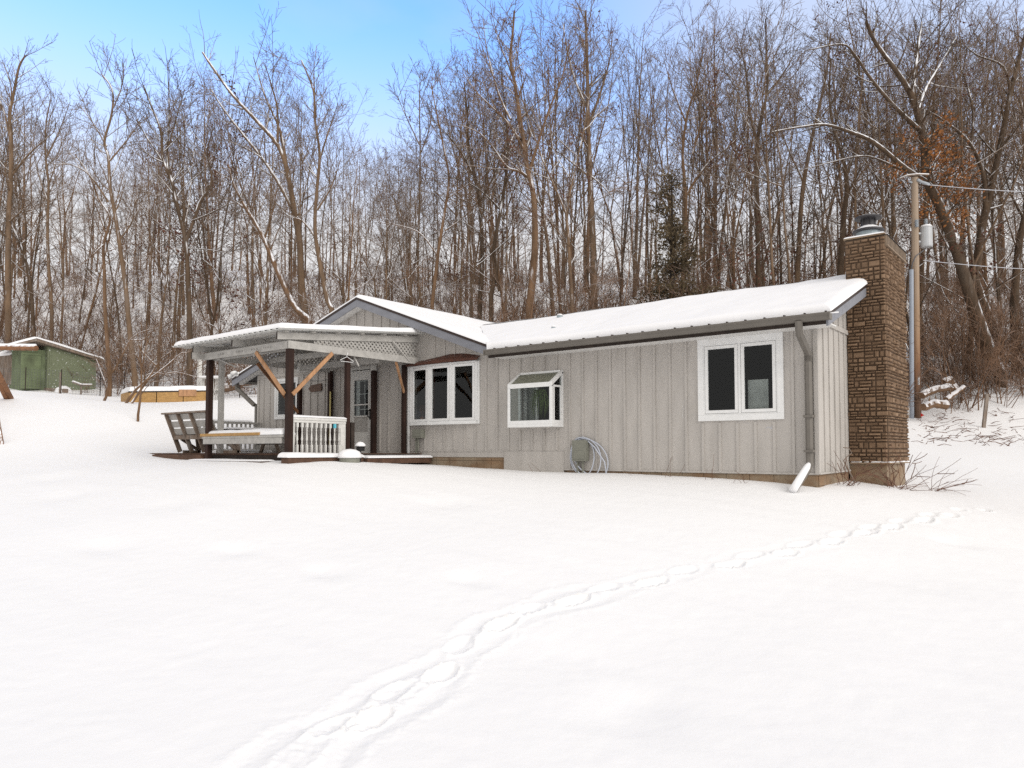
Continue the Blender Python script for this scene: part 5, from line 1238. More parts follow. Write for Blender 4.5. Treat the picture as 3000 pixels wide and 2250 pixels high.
def make_tree(seed, H, r, fork=None, low=.35, spread=.30, dens=1.0, lean=0, tips=None, maxlev=3, nlimb=11, crook=.05):
    R = random.Random(seed); T, C = Wood(), Wood()
    d0 = Vector((lean * math.cos(seed), lean * math.sin(seed), 1)).normalized()
    tp = path(R, Vector((0, 0, -.6)), d0, H * (fork if fork else 1) + .6, 12, crook, .04)
    rt_ = r * (.62 if fork else .12)
    T.limb([tp[0], tp[0].lerp(tp[1], .45)] + tp[1:], r * 1.3, rt_, 10)
    mains = [(tp, r, rt_, H)]
    if fork:
        mains = []; a0 = R.uniform(0, 6.28); nf = R.choice([2, 2, 3])
        for k in range(nf):
            a = a0 + k * 6.28 / nf; d2 = (tp[-1] - tp[-2]).normalized() + Vector((math.cos(a), math.sin(a), 0)) * R.uniform(.25, .5)
            l_ = H * (1 - fork) * R.uniform(.8, 1.08); ps = path(R, tp[-1], d2, l_, 9, .08, .10)
            C.limb(ps, rt_ * .8, r * .1, 7); mains.append((ps, rt_ * .8, r * .1, l_ * 1.3))
        for k in range(4):
            p, d_ = at_path(tp, R.uniform(low, .95)); l_ = H * spread * R.uniform(.5, .9); ps = path(R, p, away(R, d_, math.radians(R.uniform(45, 80))), l_, 6, .14, .06)
            C.limb(ps, r * .28, .012, 5); sub_branches(C, R, ps, l_, r * .28, .012, 1, dens, maxlev, .25, tips)
    for ps, a, b, hh in mains:
        n = nlimb if not fork else max(5, nlimb * 2 // 3)
        for k in range(n):
            f_ = (low if not fork else .12) + (1 - (low if not fork else .12)) * ((k + R.random()) / n)
            p, d_ = at_path(ps, f_); rr_ = (a + (b - a) * f_) * R.uniform(.5, .78)
            l_ = hh * spread * R.uniform(.7, 1.25) * (1.15 - .75 * f_)
            ang_ = math.radians(R.uniform(28, 58)) if f_ > .5 else math.radians(R.uniform(38, 78))
            d2 = away(R, d_, ang_); d2.z = abs(d2.z) * R.uniform(.6, 1.1) if d2.z < .15 else d2.z
            lp = path(R, p, d2, l_, 7, .13, .09 if f_ > .4 else .02)
            C.limb(lp, max(rr_, .014), .010, 5); sub_branches(C, R, lp, l_, max(rr_, .014), .010, 1, dens, maxlev, .22, tips)
        sub_branches(C, R, ps[len(ps) // 2:], hh * .3, (a + b) / 2, b, 2, 1.4 * dens, maxlev, .1, tips)
    return T, C
def leaf_mesh(name, pts, R, m, size, per=5, spread=.35):
    V, Fq = [], []
    for p in pts:
        for k in range(per):
            c = p + rvec(R) * spread * R.random(); a = rvec(R); b = a.orthogonal().normalized(); c2 = a.cross(b).normalized(); s_ = size * R.uniform(.6, 1.3)
            i = len(V); V += [c - b * s_ * .55, c - c2 * s_ * .30 + a * s_ * .12, c + b * s_ * .55, c + c2 * s_ * .30 + a * s_ * .08]; Fq.append((i, i + 1, i + 2, i + 3))
    return np_mesh(name, np.array([tuple(v) for v in V]), np.array(Fq), m, smooth=False)

protos = []
specs = [dict(H=17, r=.10, low=.30, spread=.32, nlimb=11), dict(H=18, r=.13, fork=.40, spread=.42), dict(H=16, r=.07, low=.35, spread=.26, nlimb=10), dict(H=17, r=.12, fork=.28, spread=.45),
         dict(H=18, r=.14, low=.34, spread=.40, nlimb=12), dict(H=15, r=.06, low=.22, spread=.24, nlimb=11, crook=.08), dict(H=17, r=.11, fork=.48, spread=.40), dict(H=16, r=.10, low=.24, spread=.34, lean=.16, nlimb=11),
         dict(H=13, r=.055, low=.16, spread=.28, nlimb=12, crook=.10), dict(H=18, r=.11, low=.45, spread=.30), dict(H=16, r=.10, fork=.33, spread=.38, lean=.14), dict(H=11, r=.05, low=.12, spread=.30, nlimb=11, crook=.11)]
for i, sp_ in enumerate(specs):
    tips = []
    T_, C_ = make_tree(100 + i, dens=1.05, tips=tips, **sp_)
    bk_ = ('bark', 'bark_brown', 'bark_dark')[i % 3]
    leaf = None
    if i in (6, 11):
        R_ = random.Random(i); leaf = leaf_mesh('leaves', R_.sample(tips, min(len(tips), 260)), R_, 'rust_leaf', .10, 4, .25)
    protos.append((T_.mesh('trunk', bk_), C_.mesh('crown', bk_), sp_, leaf, (T_, C_)))

TREES = []      # (object, u, t, H, radius, lean, fork)
def place_tree(k, x, y, s, rz_, tilt=(0, 0)):
    tm, cm, sp_, leaf, _ = protos[k]
    o = bpy.data.objects.new('bare_tree', None); COL.objects.link(o); o.location = (x, y, gz(x, y)); o.scale = (s * random.uniform(.9, 1.1),) * 2 + (s,); o.rotation_euler = (tilt[0], tilt[1], rz_)
    o.empty_display_size = .3
    for nme, me_ in (('trunk', tm), ('crown', cm)) + ((('leaves', leaf),) if leaf else ()):
        c = bpy.data.objects.new(nme, me_); COL.objects.link(c); c.parent = o
    return o

# ---- large trees that stand out, limbs set out one by one
def limb_pts(px, t, dt=0):
    return [spot(u, v, t + dt * i / max(1, len(px) - 1)) for i, (u, v) in enumerate(px)]
def smooth_pts(pts, n=4):
    out = []
    for i in range(len(pts) - 1):
        p0, p1, p2, p3 = pts[max(i - 1, 0)], pts[i], pts[i + 1], pts[min(i + 2, len(pts) - 1)]
        for k in range(n):
            a = k / n; out.append(.5 * ((2 * p1) + (p2 - p0) * a + (2 * p0 - 5 * p1 + 4 * p2 - p3) * a * a + (3 * p1 - p0 - 3 * p2 + p3) * a ** 3))
    return out + [pts[-1]]
def hero(label, trunk, t, w_px, limbs, seed, bark='bark', dens=1.0, top=.25, auto=8, leaves=None, cat='tree'):
    """trunk and limbs are photo columns/rows at t metres; each limb = (points, width px, depth drift)"""
    R = random.Random(seed); T, C = Wood(), Wood(); tips = []
    tp = smooth_pts(limb_pts(trunk, t)); b0 = tp[0].copy()
    g_ = gz(b0.x, b0.y); root = Vector((b0.x, b0.y, min(b0.z, g_) - .5)) + (b0 - tp[1]) * .0
    r0 = w_px * .86 / 2 * t / F_SRC
    T.limb([root] + tp, r0 * 1.12, r0 * top, 12)
    L_ = sum((b - a).length for a, b in zip(tp[:-1], tp[1:]))
    allm = [(tp, r0, r0 * top, L_, .45)]
    for px, wl_, dt in limbs:
        lp = smooth_pts(limb_pts(px, t, dt)); rl_ = wl_ / 2 * t / F_SRC
        C.limb(lp, rl_, max(.012, rl_ * .22), 8); allm.append((lp, rl_, max(.012, rl_ * .22), sum((b - a).length for a, b in zip(lp[:-1], lp[1:])), .15))
    for ps, a, b, hh, f0 in allm:
        n = int(auto * min(1.3, max(.4, hh / 9)))
        for k in range(n):
            f_ = f0 + (1 - f0) * ((k + R.random()) / n); p, d_ = at_path(ps, f_); rr_ = (a + (b - a) * f_) * R.uniform(.3, .5); l_ = R.uniform(1.6, 3.6) * (1.2 - .6 * f_)
            d2 = away(R, d_, math.radians(R.uniform(30, 65)))
            if d2.z < 0: d2.z *= -.5
            lp = path(R, p, d2, l_, 6, .14, .06); C.limb(lp, max(.014, rr_), .009, 5); sub_branches(C, R, lp, l_, max(.014, rr_), .009, 1, dens, 3, .2, tips)
        sub_branches(C, R, ps[int(len(ps) * .3):], 3.0, (a + b) / 2, b, 2, 2.2 * dens, 3, .1, tips)
    o = thing('bare_tree', tuple(root), label, cat)
    for nme, W_ in (('trunk', T), ('crown', C)):
        me_ = W_.mesh(nme, 'bark' if bark is None else bark, root); c = bpy.data.objects.new(nme, me_); COL.objects.link(c); c.parent = o
    return o, tips, root, T, C
def Z6(*p): return [(a / 2.141, 125 + b / 2.141) for a, b in p]
def Z7(*p): return [(1000 + a / 2.141, 125 + b / 2.141) for a, b in p]
def Z8(*p): return [(2000 + a / 2.141, 125 + b / 2.141) for a, b in p]

oak, otips, oroot, oT, oC = hero('big dark leaning oak with rusty orange leaves right of the utility pole',
    [(2935, 1108), (2905, 1050), (2862, 930), (2835, 840)] + Z8((1700, 1250), (1600, 1000), (1530, 850), (1515, 650), (1480, 470), (1430, 320), (1330, 165), (1210, 0), (1150, -130)), 30.5, 46,
    [(Z8((1540, 880), (1400, 790), (1200, 625), (1050, 560), (900, 515), (750, 527), (560, 560)), 17, -2.5), (Z8((1500, 560), (1400, 470), (1300, 370), (1180, 225), (1080, 80), (1000, 10), (800, 45)), 15, -1.5),
     (Z8((1380, 800), (1200, 722), (1100, 712), (950, 745), (740, 800)), 8, -1.5), (Z8((1440, 370), (1455, 200), (1480, 20), (1500, -130)), 17, 1.5), (Z8((1475, 420), (1530, 280), (1620, 130), (1720, -40)), 12, 2),
     (Z8((1600, 1000), (1660, 860), (1720, 700), (1700, 560)), 8, -1.5), (Z8((1640, 1100), (1720, 1010), (1800, 960)), 7, -1)], 31, 'bark_dark', 1.0, .22, 9)
R_ = random.Random(77); lp_ = []
for p in otips:
    u, v, t_ = proj(p)
    if 2625 < u < 2870 and 385 < v < 860 and R_.random() < .55 * math.exp(-((u - 2755) / 95) ** 2) + .02: lp_.append(p)
for cu_, cv_ in Z8((1690, 700), (1640, 650), (1720, 820), (1650, 870), (1560, 760), (1640, 960), (1750, 960), (1770, 1080), (1700, 1100), (1420, 740), (1340, 800), (1480, 680), (1540, 640), (1660, 460), (1640, 570), (1400, 590), (1500, 1010), (1540, 1060), (1720, 1180), (1320, 880), (1700, 760), (1740, 900), (1600, 700)):
    for k in range(16): lp_.append(spot(cu_ + R_.gauss(0, 17), cv_ + R_.gauss(0, 13), 30.3 + R_.gauss(0, .9)))
lm = leaf_mesh('leaves', lp_, R_, 'dead_leaf', .12, 5, .36)
lm.transform(Matrix.Translation(-oroot)); c = bpy.data.objects.new('leaves', lm); COL.objects.link(c); c.parent = oak

HEROES = [
 ('dark forked tree at the right edge behind the leaning oak', [(2925, 1000)] + Z8((1830, 1500), (1850, 1350), (1890, 1100), (1930, 950), (2000, 600), (2060, 300), (2130, 20), (2180, -150)), 33.5, 34,
  [(Z8((1900, 1050), (1885, 830), (1800, 630), (1640, 490), (1520, 420)), 15, -1), (Z8((1810, 650), (1820, 420), (1760, 200), (1700, 60)), 9, 1), (Z8((2060, 330), (2010, 150), (1850, 80), (1760, 10)), 9, 0), (Z8((1830, 1120), (1790, 1080), (1700, 1040)), 5, 0)], 'bark_dark'),
 ('tall curved pale trunk behind the middle of the roof, forking high', Z7((1180, 1659), (1195, 1500), (1212, 1300), (1212, 1050), (1195, 900), (1165, 780), (1140, 600), (1105, 370), (1085, 240), (1060, 100), (1075, -60), (1085, -200)), 31, 24,
  [(Z7((1190, 860), (1120, 810), (1040, 780), (960, 670), (870, 570), (760, 520)), 11, 1), (Z7((1175, 830), (1230, 640), (1300, 430), (1390, 200), (1430, 0)), 10, -1), (Z7((1150, 680), (1060, 520), (940, 400), (840, 300), (760, 190)), 8, -1), (Z7((1085, 240), (1040, 120), (990, 0), (960, -120)), 6, .5), (Z7((1060, 480), (990, 330), (940, 160), (905, 0), (890, -150)), 7, 1)], 'bark_brown'),
 ('thick straight dark trunk rising right of the curved pale trunk', Z7((1585, 1659), (1580, 1300), (1565, 950), (1550, 600), (1545, 300), (1540, 60), (1530, -200)), 34, 25,
  [(Z7((1555, 840), (1480, 780), (1380, 700), (1250, 620)), 8, 0), (Z7((1555, 500), (1620, 330), (1680, 120), (1700, -60)), 9, 0), (Z7((1550, 420), (1470, 250), (1420, 60), (1390, -120)), 9, 1), (Z7((1560, 830), (1660, 920), (1760, 1050)), 6, -1)], 'bark'),
 ('dark trunk leaning right behind the roof valley, snow on its left fork', Z7((940, 1580), (975, 1400), (955, 1300), (1000, 1050), (1030, 850), (1045, 650), (1035, 500), (1015, 300), (1000, 150)), 33, 15,
  [(Z7((1000, 1050), (900, 950), (800, 880), (690, 850)), 7, 0), (Z7((990, 1560), (960, 1420), (930, 1280), (860, 1190), (740, 1110)), 7, -1), (Z7((1035, 700), (1090, 560), (1150, 440)), 6, 1)], 'bark_dark'),
 ('black stemmed tree behind the gable roof slope', Z7((868, 1620), (885, 1350), (870, 1050), (840, 850), (800, 650), (790, 450), (770, 250)), 35, 15, [(Z7((870, 1000), (950, 850), (1010, 700), (1080, 600)), 6, 0), (Z7((845, 870), (760, 700), (650, 560), (560, 480)), 7, 0)], 'bark_dark'),
 ('slim crooked tree with low limbs straight above the gable peak', Z7((570, 1640), (610, 1300), (650, 1050), (675, 850), (640, 650), (600, 450), (560, 250)), 33, 12, [(Z7((600, 1330), (500, 1200), (380, 1150), (250, 1130)), 5, 0), (Z7((650, 1180), (760, 1100), (850, 1000)), 5, 0), (Z7((660, 980), (780, 900), (880, 820)), 4, 0)], 'bark_brown'),
 ('slender tree at the left edge of the sky gap left of the tall wood', Z7((500, 1640), (480, 1400), (490, 1000), (495, 700), (490, 400), (495, 190)), 37, 9, [(Z7((490, 640), (400, 450), (350, 330)), 4, 0), (Z7((495, 700), (560, 500), (570, 180)), 4, 0)], 'bark'),
 ('big leaning snow streaked trunk with torn wood above the porch', [(905, 935)] + Z6((1850, 1659), (1760, 1480), (1680, 1290), (1630, 1180), (1540, 1030), (1470, 900), (1430, 760)), 33, 21, [(Z6((1650, 1250), (1700, 1100), (1740, 900)), 8, 0), (Z6((1560, 1060), (1480, 1000), (1350, 960)), 6, 0)], 'bark_brown'),
 ('tall tree fanning long bare limbs up left above the porch', [(895, 935)] + Z6((1890, 1500), (1880, 1250), (1850, 1080), (1800, 800), (1740, 640), (1600, 480), (1460, 330), (1330, 150), (1270, 60)), 34, 24,
  [(Z6((1860, 1100), (1760, 900), (1640, 720), (1480, 520), (1370, 370), (1330, 300)), 13, 1), (Z6((1800, 800), (1760, 560), (1660, 330), (1590, 90)), 10, 0), (Z6((1740, 640), (1740, 420), (1700, 260), (1660, 130)), 8, -1), (Z6((1640, 720), (1540, 660), (1440, 620)), 5, 1)], 'bark'),
 ('straight snow streaked tree just left of the gable peak', [(972, 905)] + Z6((2050, 1600), (2000, 1350), (1975, 1150), (1990, 900), (2005, 700), (1975, 480), (1965, 300), (1890, 110)), 32.5, 17, [(Z6((1990, 1240), (1900, 1120), (1800, 1080), (1690, 960)), 7, 0), (Z6((2000, 750), (2060, 560), (2120, 380)), 7, 0), (Z6((1980, 470), (1970, 250), (1970, 140)), 6, 0), (Z6((1990, 1050), (2080, 900), (2140, 720)), 7, 0)], 'bark'),
 ('forked tree holding snow in its crotch above the left porch post', [(556, 1075)] + Z6((1190, 1800), (1180, 1500), (1165, 1250), (1110, 1020), (1080, 880), (1020, 720), (1010, 560), (950, 400), (900, 270)), 31.5, 19,
  [(Z6((1165, 1250), (1210, 1130), (1260, 1000), (1330, 860), (1300, 700), (1330, 560)), 12, 0), (Z6((1100, 1000), (1050, 780), (1060, 520), (1060, 330), (1060, 170)), 9, 1), (Z6((1200, 1120), (1300, 1080), (1420, 1020), (1540, 985)), 6, -1), (Z6((1060, 640), (1110, 460), (1160, 290)), 5, 0), (Z6((1030, 760), (900, 560), (830, 410)), 6, 0), (Z6((1180, 1290), (1320, 1300), (1450, 1330)), 4, -1)], 'bark_dark'),
 ('tall straight tree with an upright narrow crown left of the forked tree', [(395, 1105)] + Z6((810, 1780), (790, 1550), (755, 1300), (725, 1100), (690, 900), (680, 720), (655, 620), (700, 450), (705, 300), (640, 200)), 31, 17, [(Z6((690, 740), (790, 620), (880, 500)), 6, 0), (Z6((670, 650), (580, 500), (490, 380)), 5, 0), (Z6((705, 420), (760, 290), (775, 170)), 4, 0), (Z6((755, 1230), (830, 1120), (850, 1000), (930, 940)), 5, -1), (Z6((680, 1000), (560, 830), (440, 765), (330, 765)), 6, -1)], 'bark'),
 ('straight trunk with a snowy side fork behind the raised bed', [(322, 1100)] + Z6((660, 1700), (655, 1450), (650, 1270), (690, 1100), (620, 980), (560, 830), (470, 700)), 32.5, 13, [(Z6((655, 1260), (560, 1350), (470, 1420)), 5, -1), (Z6((690, 1250), (760, 1340), (850, 1440)), 5, -1)], 'bark_brown'),
 ('stout old tree at the far left edge behind the shed', [(22, 1080)] + Z6((52, 1750), (50, 1400), (55, 1100), (68, 850), (70, 600), (60, 450), (90, 300), (120, 150), (160, 80)), 39.5, 21, [(Z6((75, 830), (180, 700), (270, 620), (340, 560)), 8, 0), (Z6((70, 640), (30, 450), (-30, 300)), 8, 0), (Z6((65, 480), (70, 280), (20, 130)), 6, 0), (Z6((52, 1130), (130, 1060), (200, 1000)), 6, -1), (Z6((48, 1230), (0, 1180), (-80, 1130)), 6, -1)], 'bark'),
 ('leaning trunk splitting low near the left edge above the shed roof', [(100, 1090)] + Z6((205, 1700), (190, 1500), (150, 1330), (90, 1180), (20, 1080), (-60, 980)), 40, 13, [(Z6((150, 1330), (165, 1150), (120, 900), (80, 700)), 7, 0)], 'bark_dark'),
 ('pale snow plastered trunk left of centre above the shed', [(148, 1085)] + Z6((325, 1700), (305, 1400), (298, 1150), (305, 900), (285, 700), (290, 500), (320, 350)), 40, 13, [(Z6((300, 1000), (240, 820), (200, 640)), 6, 0), (Z6((290, 720), (370, 560), (440, 370)), 6, 0)], 'bark'),
 ('dark twin topped tree left of the stone chimney', Z8((475, 1500), (470, 1200), (465, 900), (470, 600), (530, 300), (525, 60), (520, -150)), 33, 17, [(Z8((475, 660), (420, 430), (400, 200), (360, 0)), 9, 0), (Z8((520, 340), (640, 180), (740, 0)), 7, 0)], 'bark_dark'),
 ('white snow plastered birch like trunk between roof and chimney', Z8((672, 1520), (660, 1350), (640, 1150), (630, 950), (615, 750), (590, 560), (600, 350), (570, 150)), 30.5, 9, [(Z8((650, 1290), (750, 1270), (860, 1230)), 3, -1), (Z8((625, 900), (560, 880), (440, 830), (350, 790)), 5, -1)], 'bark'),
 ('sloping dark trunk rising behind the chimney flue to the right', Z8((720, 1480), (745, 1000), (790, 700), (850, 430), (900, 200), (930, -60)), 35, 17, [(Z8((760, 880), (650, 640), (580, 470)), 6, 0), (Z8((830, 520), (960, 350), (1050, 200)), 6, 0)], 'bark'),
 ('heavy dark trunk directly behind the chimney cap', Z8((990, 1420), (1010, 1100), (1030, 900), (1000, 700), (950, 550), (920, 330), (930, 100)), 33, 19, [(Z8((1020, 860), (1090, 650), (1150, 480), (1170, 260)), 10, 0), (Z8((1030, 960), (1150, 720), (1220, 600)), 8, 0)], 'bark_dark'),
 ('forked brown tree on the skyline above the right end of the roof', Z8((0, 1420), (20, 1000), (0, 700), (30, 450), (90, 250), (130, 30)), 35, 14, [(Z8((20, 960), (140, 780), (290, 650), (380, 560)), 9, 0), (Z8((20, 500), (-60, 300), (-120, 100)), 6, 0), (Z8((60, 700), (130, 480), (240, 230)), 6, 0)], 'bark_brown'),
 ('thick trunk at the far right edge beyond the oak', Z8((2080, 1640), (2105, 1300), (2150, 1050), (2160, 800), (2200, 500), (2220, 200)), 34, 26, [(Z8((2140, 1100), (2060, 950), (2000, 760)), 9, 0)], 'bark_dark'),
]
hero_u = []
for i, (lab, tk, t_, wpx, lims, bk_) in enumerate(HEROES):
    hero(lab, tk, t_, wpx, lims, 200 + i, bk_, .9, .25, 7); hero_u.append((tk[0][0], t_))

# ---- three small fruit trees in the yard
def fruit(label, stems, t, seed):
    R = random.Random(seed); T, C = Wood(), Wood(); root = None
    for k, (px, w_px) in enumerate(stems):
        ps = smooth_pts(limb_pts(px, t, R.uniform(-.5, .5) * (k > 0)))
        if root is None: root = Vector((ps[0].x, ps[0].y, gz(ps[0].x, ps[0].y)))
        g_ = gz(ps[0].x, ps[0].y)
        if ps[0].z - g_ < .45: ps = [Vector((ps[0].x, ps[0].y, min(ps[0].z, g_) - .2))] + ps
        r_ = w_px / 2 * t / F_SRC; (T if k == 0 else C).limb(ps, r_, max(.014, r_ * .28), 8)
        sub_branches(C, R, ps[2:], 2.0, r_ * .7, r_ * .28, 2, 1.5, 3, .2)
    o = thing('fruit_tree', tuple(root), label, 'tree', 'small fruit trees in the yard')
    for nme, W_ in (('trunk', T), ('crown', C)):
        me_ = W_.mesh(nme, 'bark_brown', root); c = bpy.data.objects.new(nme, me_); COL.objects.link(c); c.parent = o
def Z5(*p): return [(280 + a / 6.144, 960 + b / 6.144) for a, b in p]
fruit('small V shaped fruit tree with snow in its fork beside the shed', [(Z5((140, 1340), (190, 1240), (230, 1080), (250, 900), (300, 800), (380, 690), (480, 500), (560, 330), (640, 200), (820, 80), (1060, 10)), 9), (Z5((150, 1300), (165, 1200), (190, 1040), (130, 880), (60, 690), (10, 560)), 6), (Z5((250, 900), (235, 800), (190, 640), (175, 450)), 4), (Z5((640, 215), (850, 215), (960, 120), (1060, 40)), 4)], 25.8, 1)
fruit('leaning twin stemmed fruit tree sweeping right before the raised bed', [(Z5((525, 1390), (640, 1230), (760, 1080), (900, 960), (1010, 820), (1120, 650), (1210, 540), (1380, 410)), 10), (Z5((620, 1400), (720, 1260), (820, 1110), (960, 930), (1130, 800), (1280, 680), (1420, 560), (1560, 450), (1640, 460)), 9), (Z5((840, 950), (930, 850), (1070, 810), (1250, 840), (1330, 890)), 4), (Z5((1090, 680), (960, 560), (830, 430), (760, 280)), 5), (Z5((1290, 820), (1450, 800), (1640, 840), (1840, 900)), 3)], 24.6, 2)
fruit('upright thin fruit tree nearest the porch, brown bare stem', [(Z5((765, 1570), (795, 1350), (815, 1150), (825, 900), (820, 700), (800, 450), (830, 280)), 8), (Z5((820, 760), (860, 600), (900, 380), (950, 200)), 4), (Z5((820, 650), (740, 520), (650, 460)), 3)], 21.8, 3)

# ---- evergreen cedar behind the roof
ct_ = 31.0; cR = random.Random(5)
cx_, cy_ = st(1975, ct_); cz_ = gz(cx_, cy_); ced = thing('cedar_tree', (cx_, cy_, cz_), 'dark evergreen cedar flecked with snow behind the long roof', 'tree')
ch_ = spot(1985, 480, ct_).z - cz_
m = MB(); m.tube([(cx_, cy_, cz_ - .4), (cx_, cy_, cz_ + ch_ * .95)], [.22, .03], 8); m.build('trunk', 'dark_wood', ced)
V, Fq = [], []
bm_ = MB()
for k in range(120):
    h_ = 1 - cR.random() ** .70; a = cR.uniform(0, 6.283); R0 = (2.3 * (1 - h_) ** .8 + .15) * cR.choice([.45, .7, .9, 1.0, 1.15]) * (.8 + .3 * math.sin(2 * a + h_ * 7))
    p0 = Vector((0, 0, h_ * ch_ * .93 + .3)); dr = Vector((math.cos(a), math.sin(a), cR.uniform(.25, .7)))
    pts = [p0 + dr * R0 * q + Vector((0, 0, -.22 * R0 * q * q)) for q in (0, .35, .7, 1)]
    bm_.tube([Vector((cx_, cy_, cz_)) + q for q in pts], [.03, .022, .012, .006], 4)
    for j in range(int(46 + 80 * R0)):
        q = cR.random() ** .6; c0, d0 = at_path(pts, q); w0 = .10 + .26 * (1 - abs(q - .55))
        c1 = c0 + Vector((cR.gauss(0, w0 * .8), cR.gauss(0, w0 * .8), cR.gauss(0, w0 * .45)))
        d_ = (d0 + rvec(cR) * .8 + Vector((0, 0, .25))).normalized(); o_ = d_.orthogonal().normalized(); o_.rotate(Matrix.Rotation(cR.uniform(0, 3.1), 3, d_))
        l_, w_ = cR.uniform(.09, .20), cR.uniform(.018, .04); i = len(V); V += [c1 - o_ * w_, c1 + d_ * l_ * .5 - o_ * w_ * 1.2, c1 + d_ * l_, c1 + d_ * l_ * .4 + o_ * w_]; Fq.append((i, i + 1, i + 2, i + 3))
bm_.build('bough', 'dark_wood', ced)
cm_ = np_mesh('foliage', np.array([tuple(v) for v in V]), np.array(Fq), 'cedar', smooth=False); c = bpy.data.objects.new('foliage', cm_); COL.objects.link(c); c.parent = ced

# ---- the wood: individual trees
rt_ = random.Random(42); cand = []
edge_u = [-400, 0, 600, 1300, 2000, 2660, 2700, 3000, 3500]; edge_t = [39, 37.5, 34, 30, 29.5, 29.5, 31, 32, 32]
def horizon_cap(u): return np.interp(u, [-300, 0, 150, 320, 420, 640, 860, 1000, 1130, 1220, 1400, 1600, 3300], [170, 165, 260, 330, 230, 190, 160, 260, 420, 300, 130, 0, -90])
tries = 0
while len(cand) < 228 and tries < 20000:
    tries += 1
    u = rt_.uniform(-420, 3420); t_ = 29 + 44 * rt_.random() ** 1.35
    if t_ < np.interp(u, edge_u, edge_t): continue
    x, y = st(u, t_)
    if any((x - a) ** 2 + (y - b) ** 2 < (1.0 if t_ < 45 else 1.4) for a, b, *_ in cand): continue
    if any(abs(u - hu) < 14 and abs(t_ - ht) < 2 for hu, ht in hero_u): continue
    if abs(u - 1975) < 70 and t_ < 34: continue
    cand.append((x, y, u, t_))
cand.sort(key=lambda c: c[3])
for n_, (x, y, u, t_) in enumerate(cand):
    k = rt_.choices(range(12), [10, 6, 12, 6, 5, 12, 6, 7, 9, 9, 6, 7] if u < 2500 else [8, 8, 8, 6, 8, 8, 8, 6, 8, 8, 8, 9])[0]
    z = gz(x, y); cap = spot(u, horizon_cap(u) + rt_.uniform(-25, 130), t_).z - z
    H = protos[k][2]['H']; s = max(.55, min(1.38, cap / (H * 1.02)))
    s *= rt_.uniform(.88, 1.0)
    tilt = (rt_.gauss(0, .035), rt_.gauss(0, .035))
    o = place_tree(k, x, y, s, rt_.uniform(0, 6.28), tilt)
    TREES.append(dict(o=o, u=u, t=t_, k=k, H=H * s, r=protos[k][2]['r'] * s))
# labels: zone in the photo, look, rank
ZONES = [(-9999, 0, 'left of the shed'), (0, 290, 'behind the shed'), (290, 500, 'behind the fruit trees'), (500, 760, 'behind the porch'), (760, 1040, 'left of the gable peak'),
         (1040, 1440, 'right of the gable peak'), (1440, 1760, 'left of the cedar'), (1760, 2100, 'behind the cedar'), (2100, 2480, 'right of the cedar'), (2480, 2670, 'behind the chimney'), (2670, 2850, 'right of the utility pole'), (2850, 9999, 'behind the leaning oak')]
LOOK = {0: 'straight grey tree', 1: 'sturdy forked brown tree', 2: 'slim straight dark tree', 3: 'low forking grey tree', 4: 'stout brown tree', 5: 'thin crooked dark tree', 6: 'high forking rusty leaved tree', 7: 'leaning brown tree', 8: 'thin dark young tree', 9: 'tall clean stemmed tree', 10: 'leaning forked brown tree', 11: 'short rusty leaved tree'}
ORD = ['leftmost', 'second from left', 'third from left', 'fourth from left', 'fifth from left', 'sixth from left', 'seventh from left', 'eighth from left', 'ninth from left', 'tenth from left']
from collections import defaultdict
buck = defaultdict(list)
for T_ in TREES:
    zn = next(z for a, b, z in ZONES if a <= T_['u'] < b); row = 'in front row' if T_['t'] < 40 else ('midway uphill' if T_['t'] < 52 else 'far uphill')
    buck[(zn, row, T_['k'])].append(T_)
for (zn, row, k), lst in buck.items():
    lst.sort(key=lambda q: q['u'])
    for i, T_ in enumerate(lst):
        o = T_['o']; o['category'] = 'tree'; o['group'] = 'bare trees in the snowy wood'
        lab = f"{LOOK[k]} {row} {zn}"
        if row == 'far uphill': pass
        elif len(lst) > 1: lab += ', ' + (ORD[i] if i < 10 else 'far right')
        o['label'] = lab
# ---- the rest of the far wood, one mass
def merged(name, protos_np, places, m, hasz=True):
    Vs, Fs, Ss = [], [], []; off = 0
    for k, x, y, s, a, z in places:
        v, f_, sn = protos_np[k]; c, q = math.cos(a), math.sin(a)
        w_ = np.empty_like(v); w_[:, 0] = (v[:, 0] * c - v[:, 1] * q) * s + x; w_[:, 1] = (v[:, 0] * q + v[:, 1] * c) * s + y; w_[:, 2] = v[:, 2] * s + z
        Vs.append(w_); Fs.append(f_ + off); Ss.append(sn); off += len(v)
    return np_mesh(name, np.concatenate(Vs), np.concatenate(Fs), m, {'snow': np.concatenate(Ss)}, smooth=True)
fp = []
for i in range(6):
    T_, C_ = make_tree(500 + i, H=15 + i % 3, r=.06 + .015 * (i % 3), low=.2, spread=.22, dens=.62, maxlev=2, nlimb=12, fork=(None, .45, None, .4, None, None)[i])
    v = np.array(T_.v + C_.v, np.float32); f_ = np.array(T_.f + [tuple(j + len(T_.v) for j in q) for q in C_.f], np.int32); fp.append((v, f_, np.array(T_.s + C_.s, np.float32)))
rf = random.Random(12); pl = []
while len(pl) < 200:
    u = rf.uniform(-500, 3500); t_ = 52 + 50 * rf.random() ** 1.1; x, y = st(u, t_); z = gz(x, y)
    cap = spot(u, horizon_cap(u) + rf.uniform(60, 260), t_).z - z; s = max(.5, min(1.1, cap / 16)); pl.append((rf.randrange(6), x, y, s, rf.uniform(0, 6.28), z))
o = bpy.data.objects.new('far_wood', merged('far_wood', fp, pl, 'bark_brown')); COL.objects.link(o); tag(o, 'dense far mass of bare trees near the top of the hill', 'wood', kind='stuff')
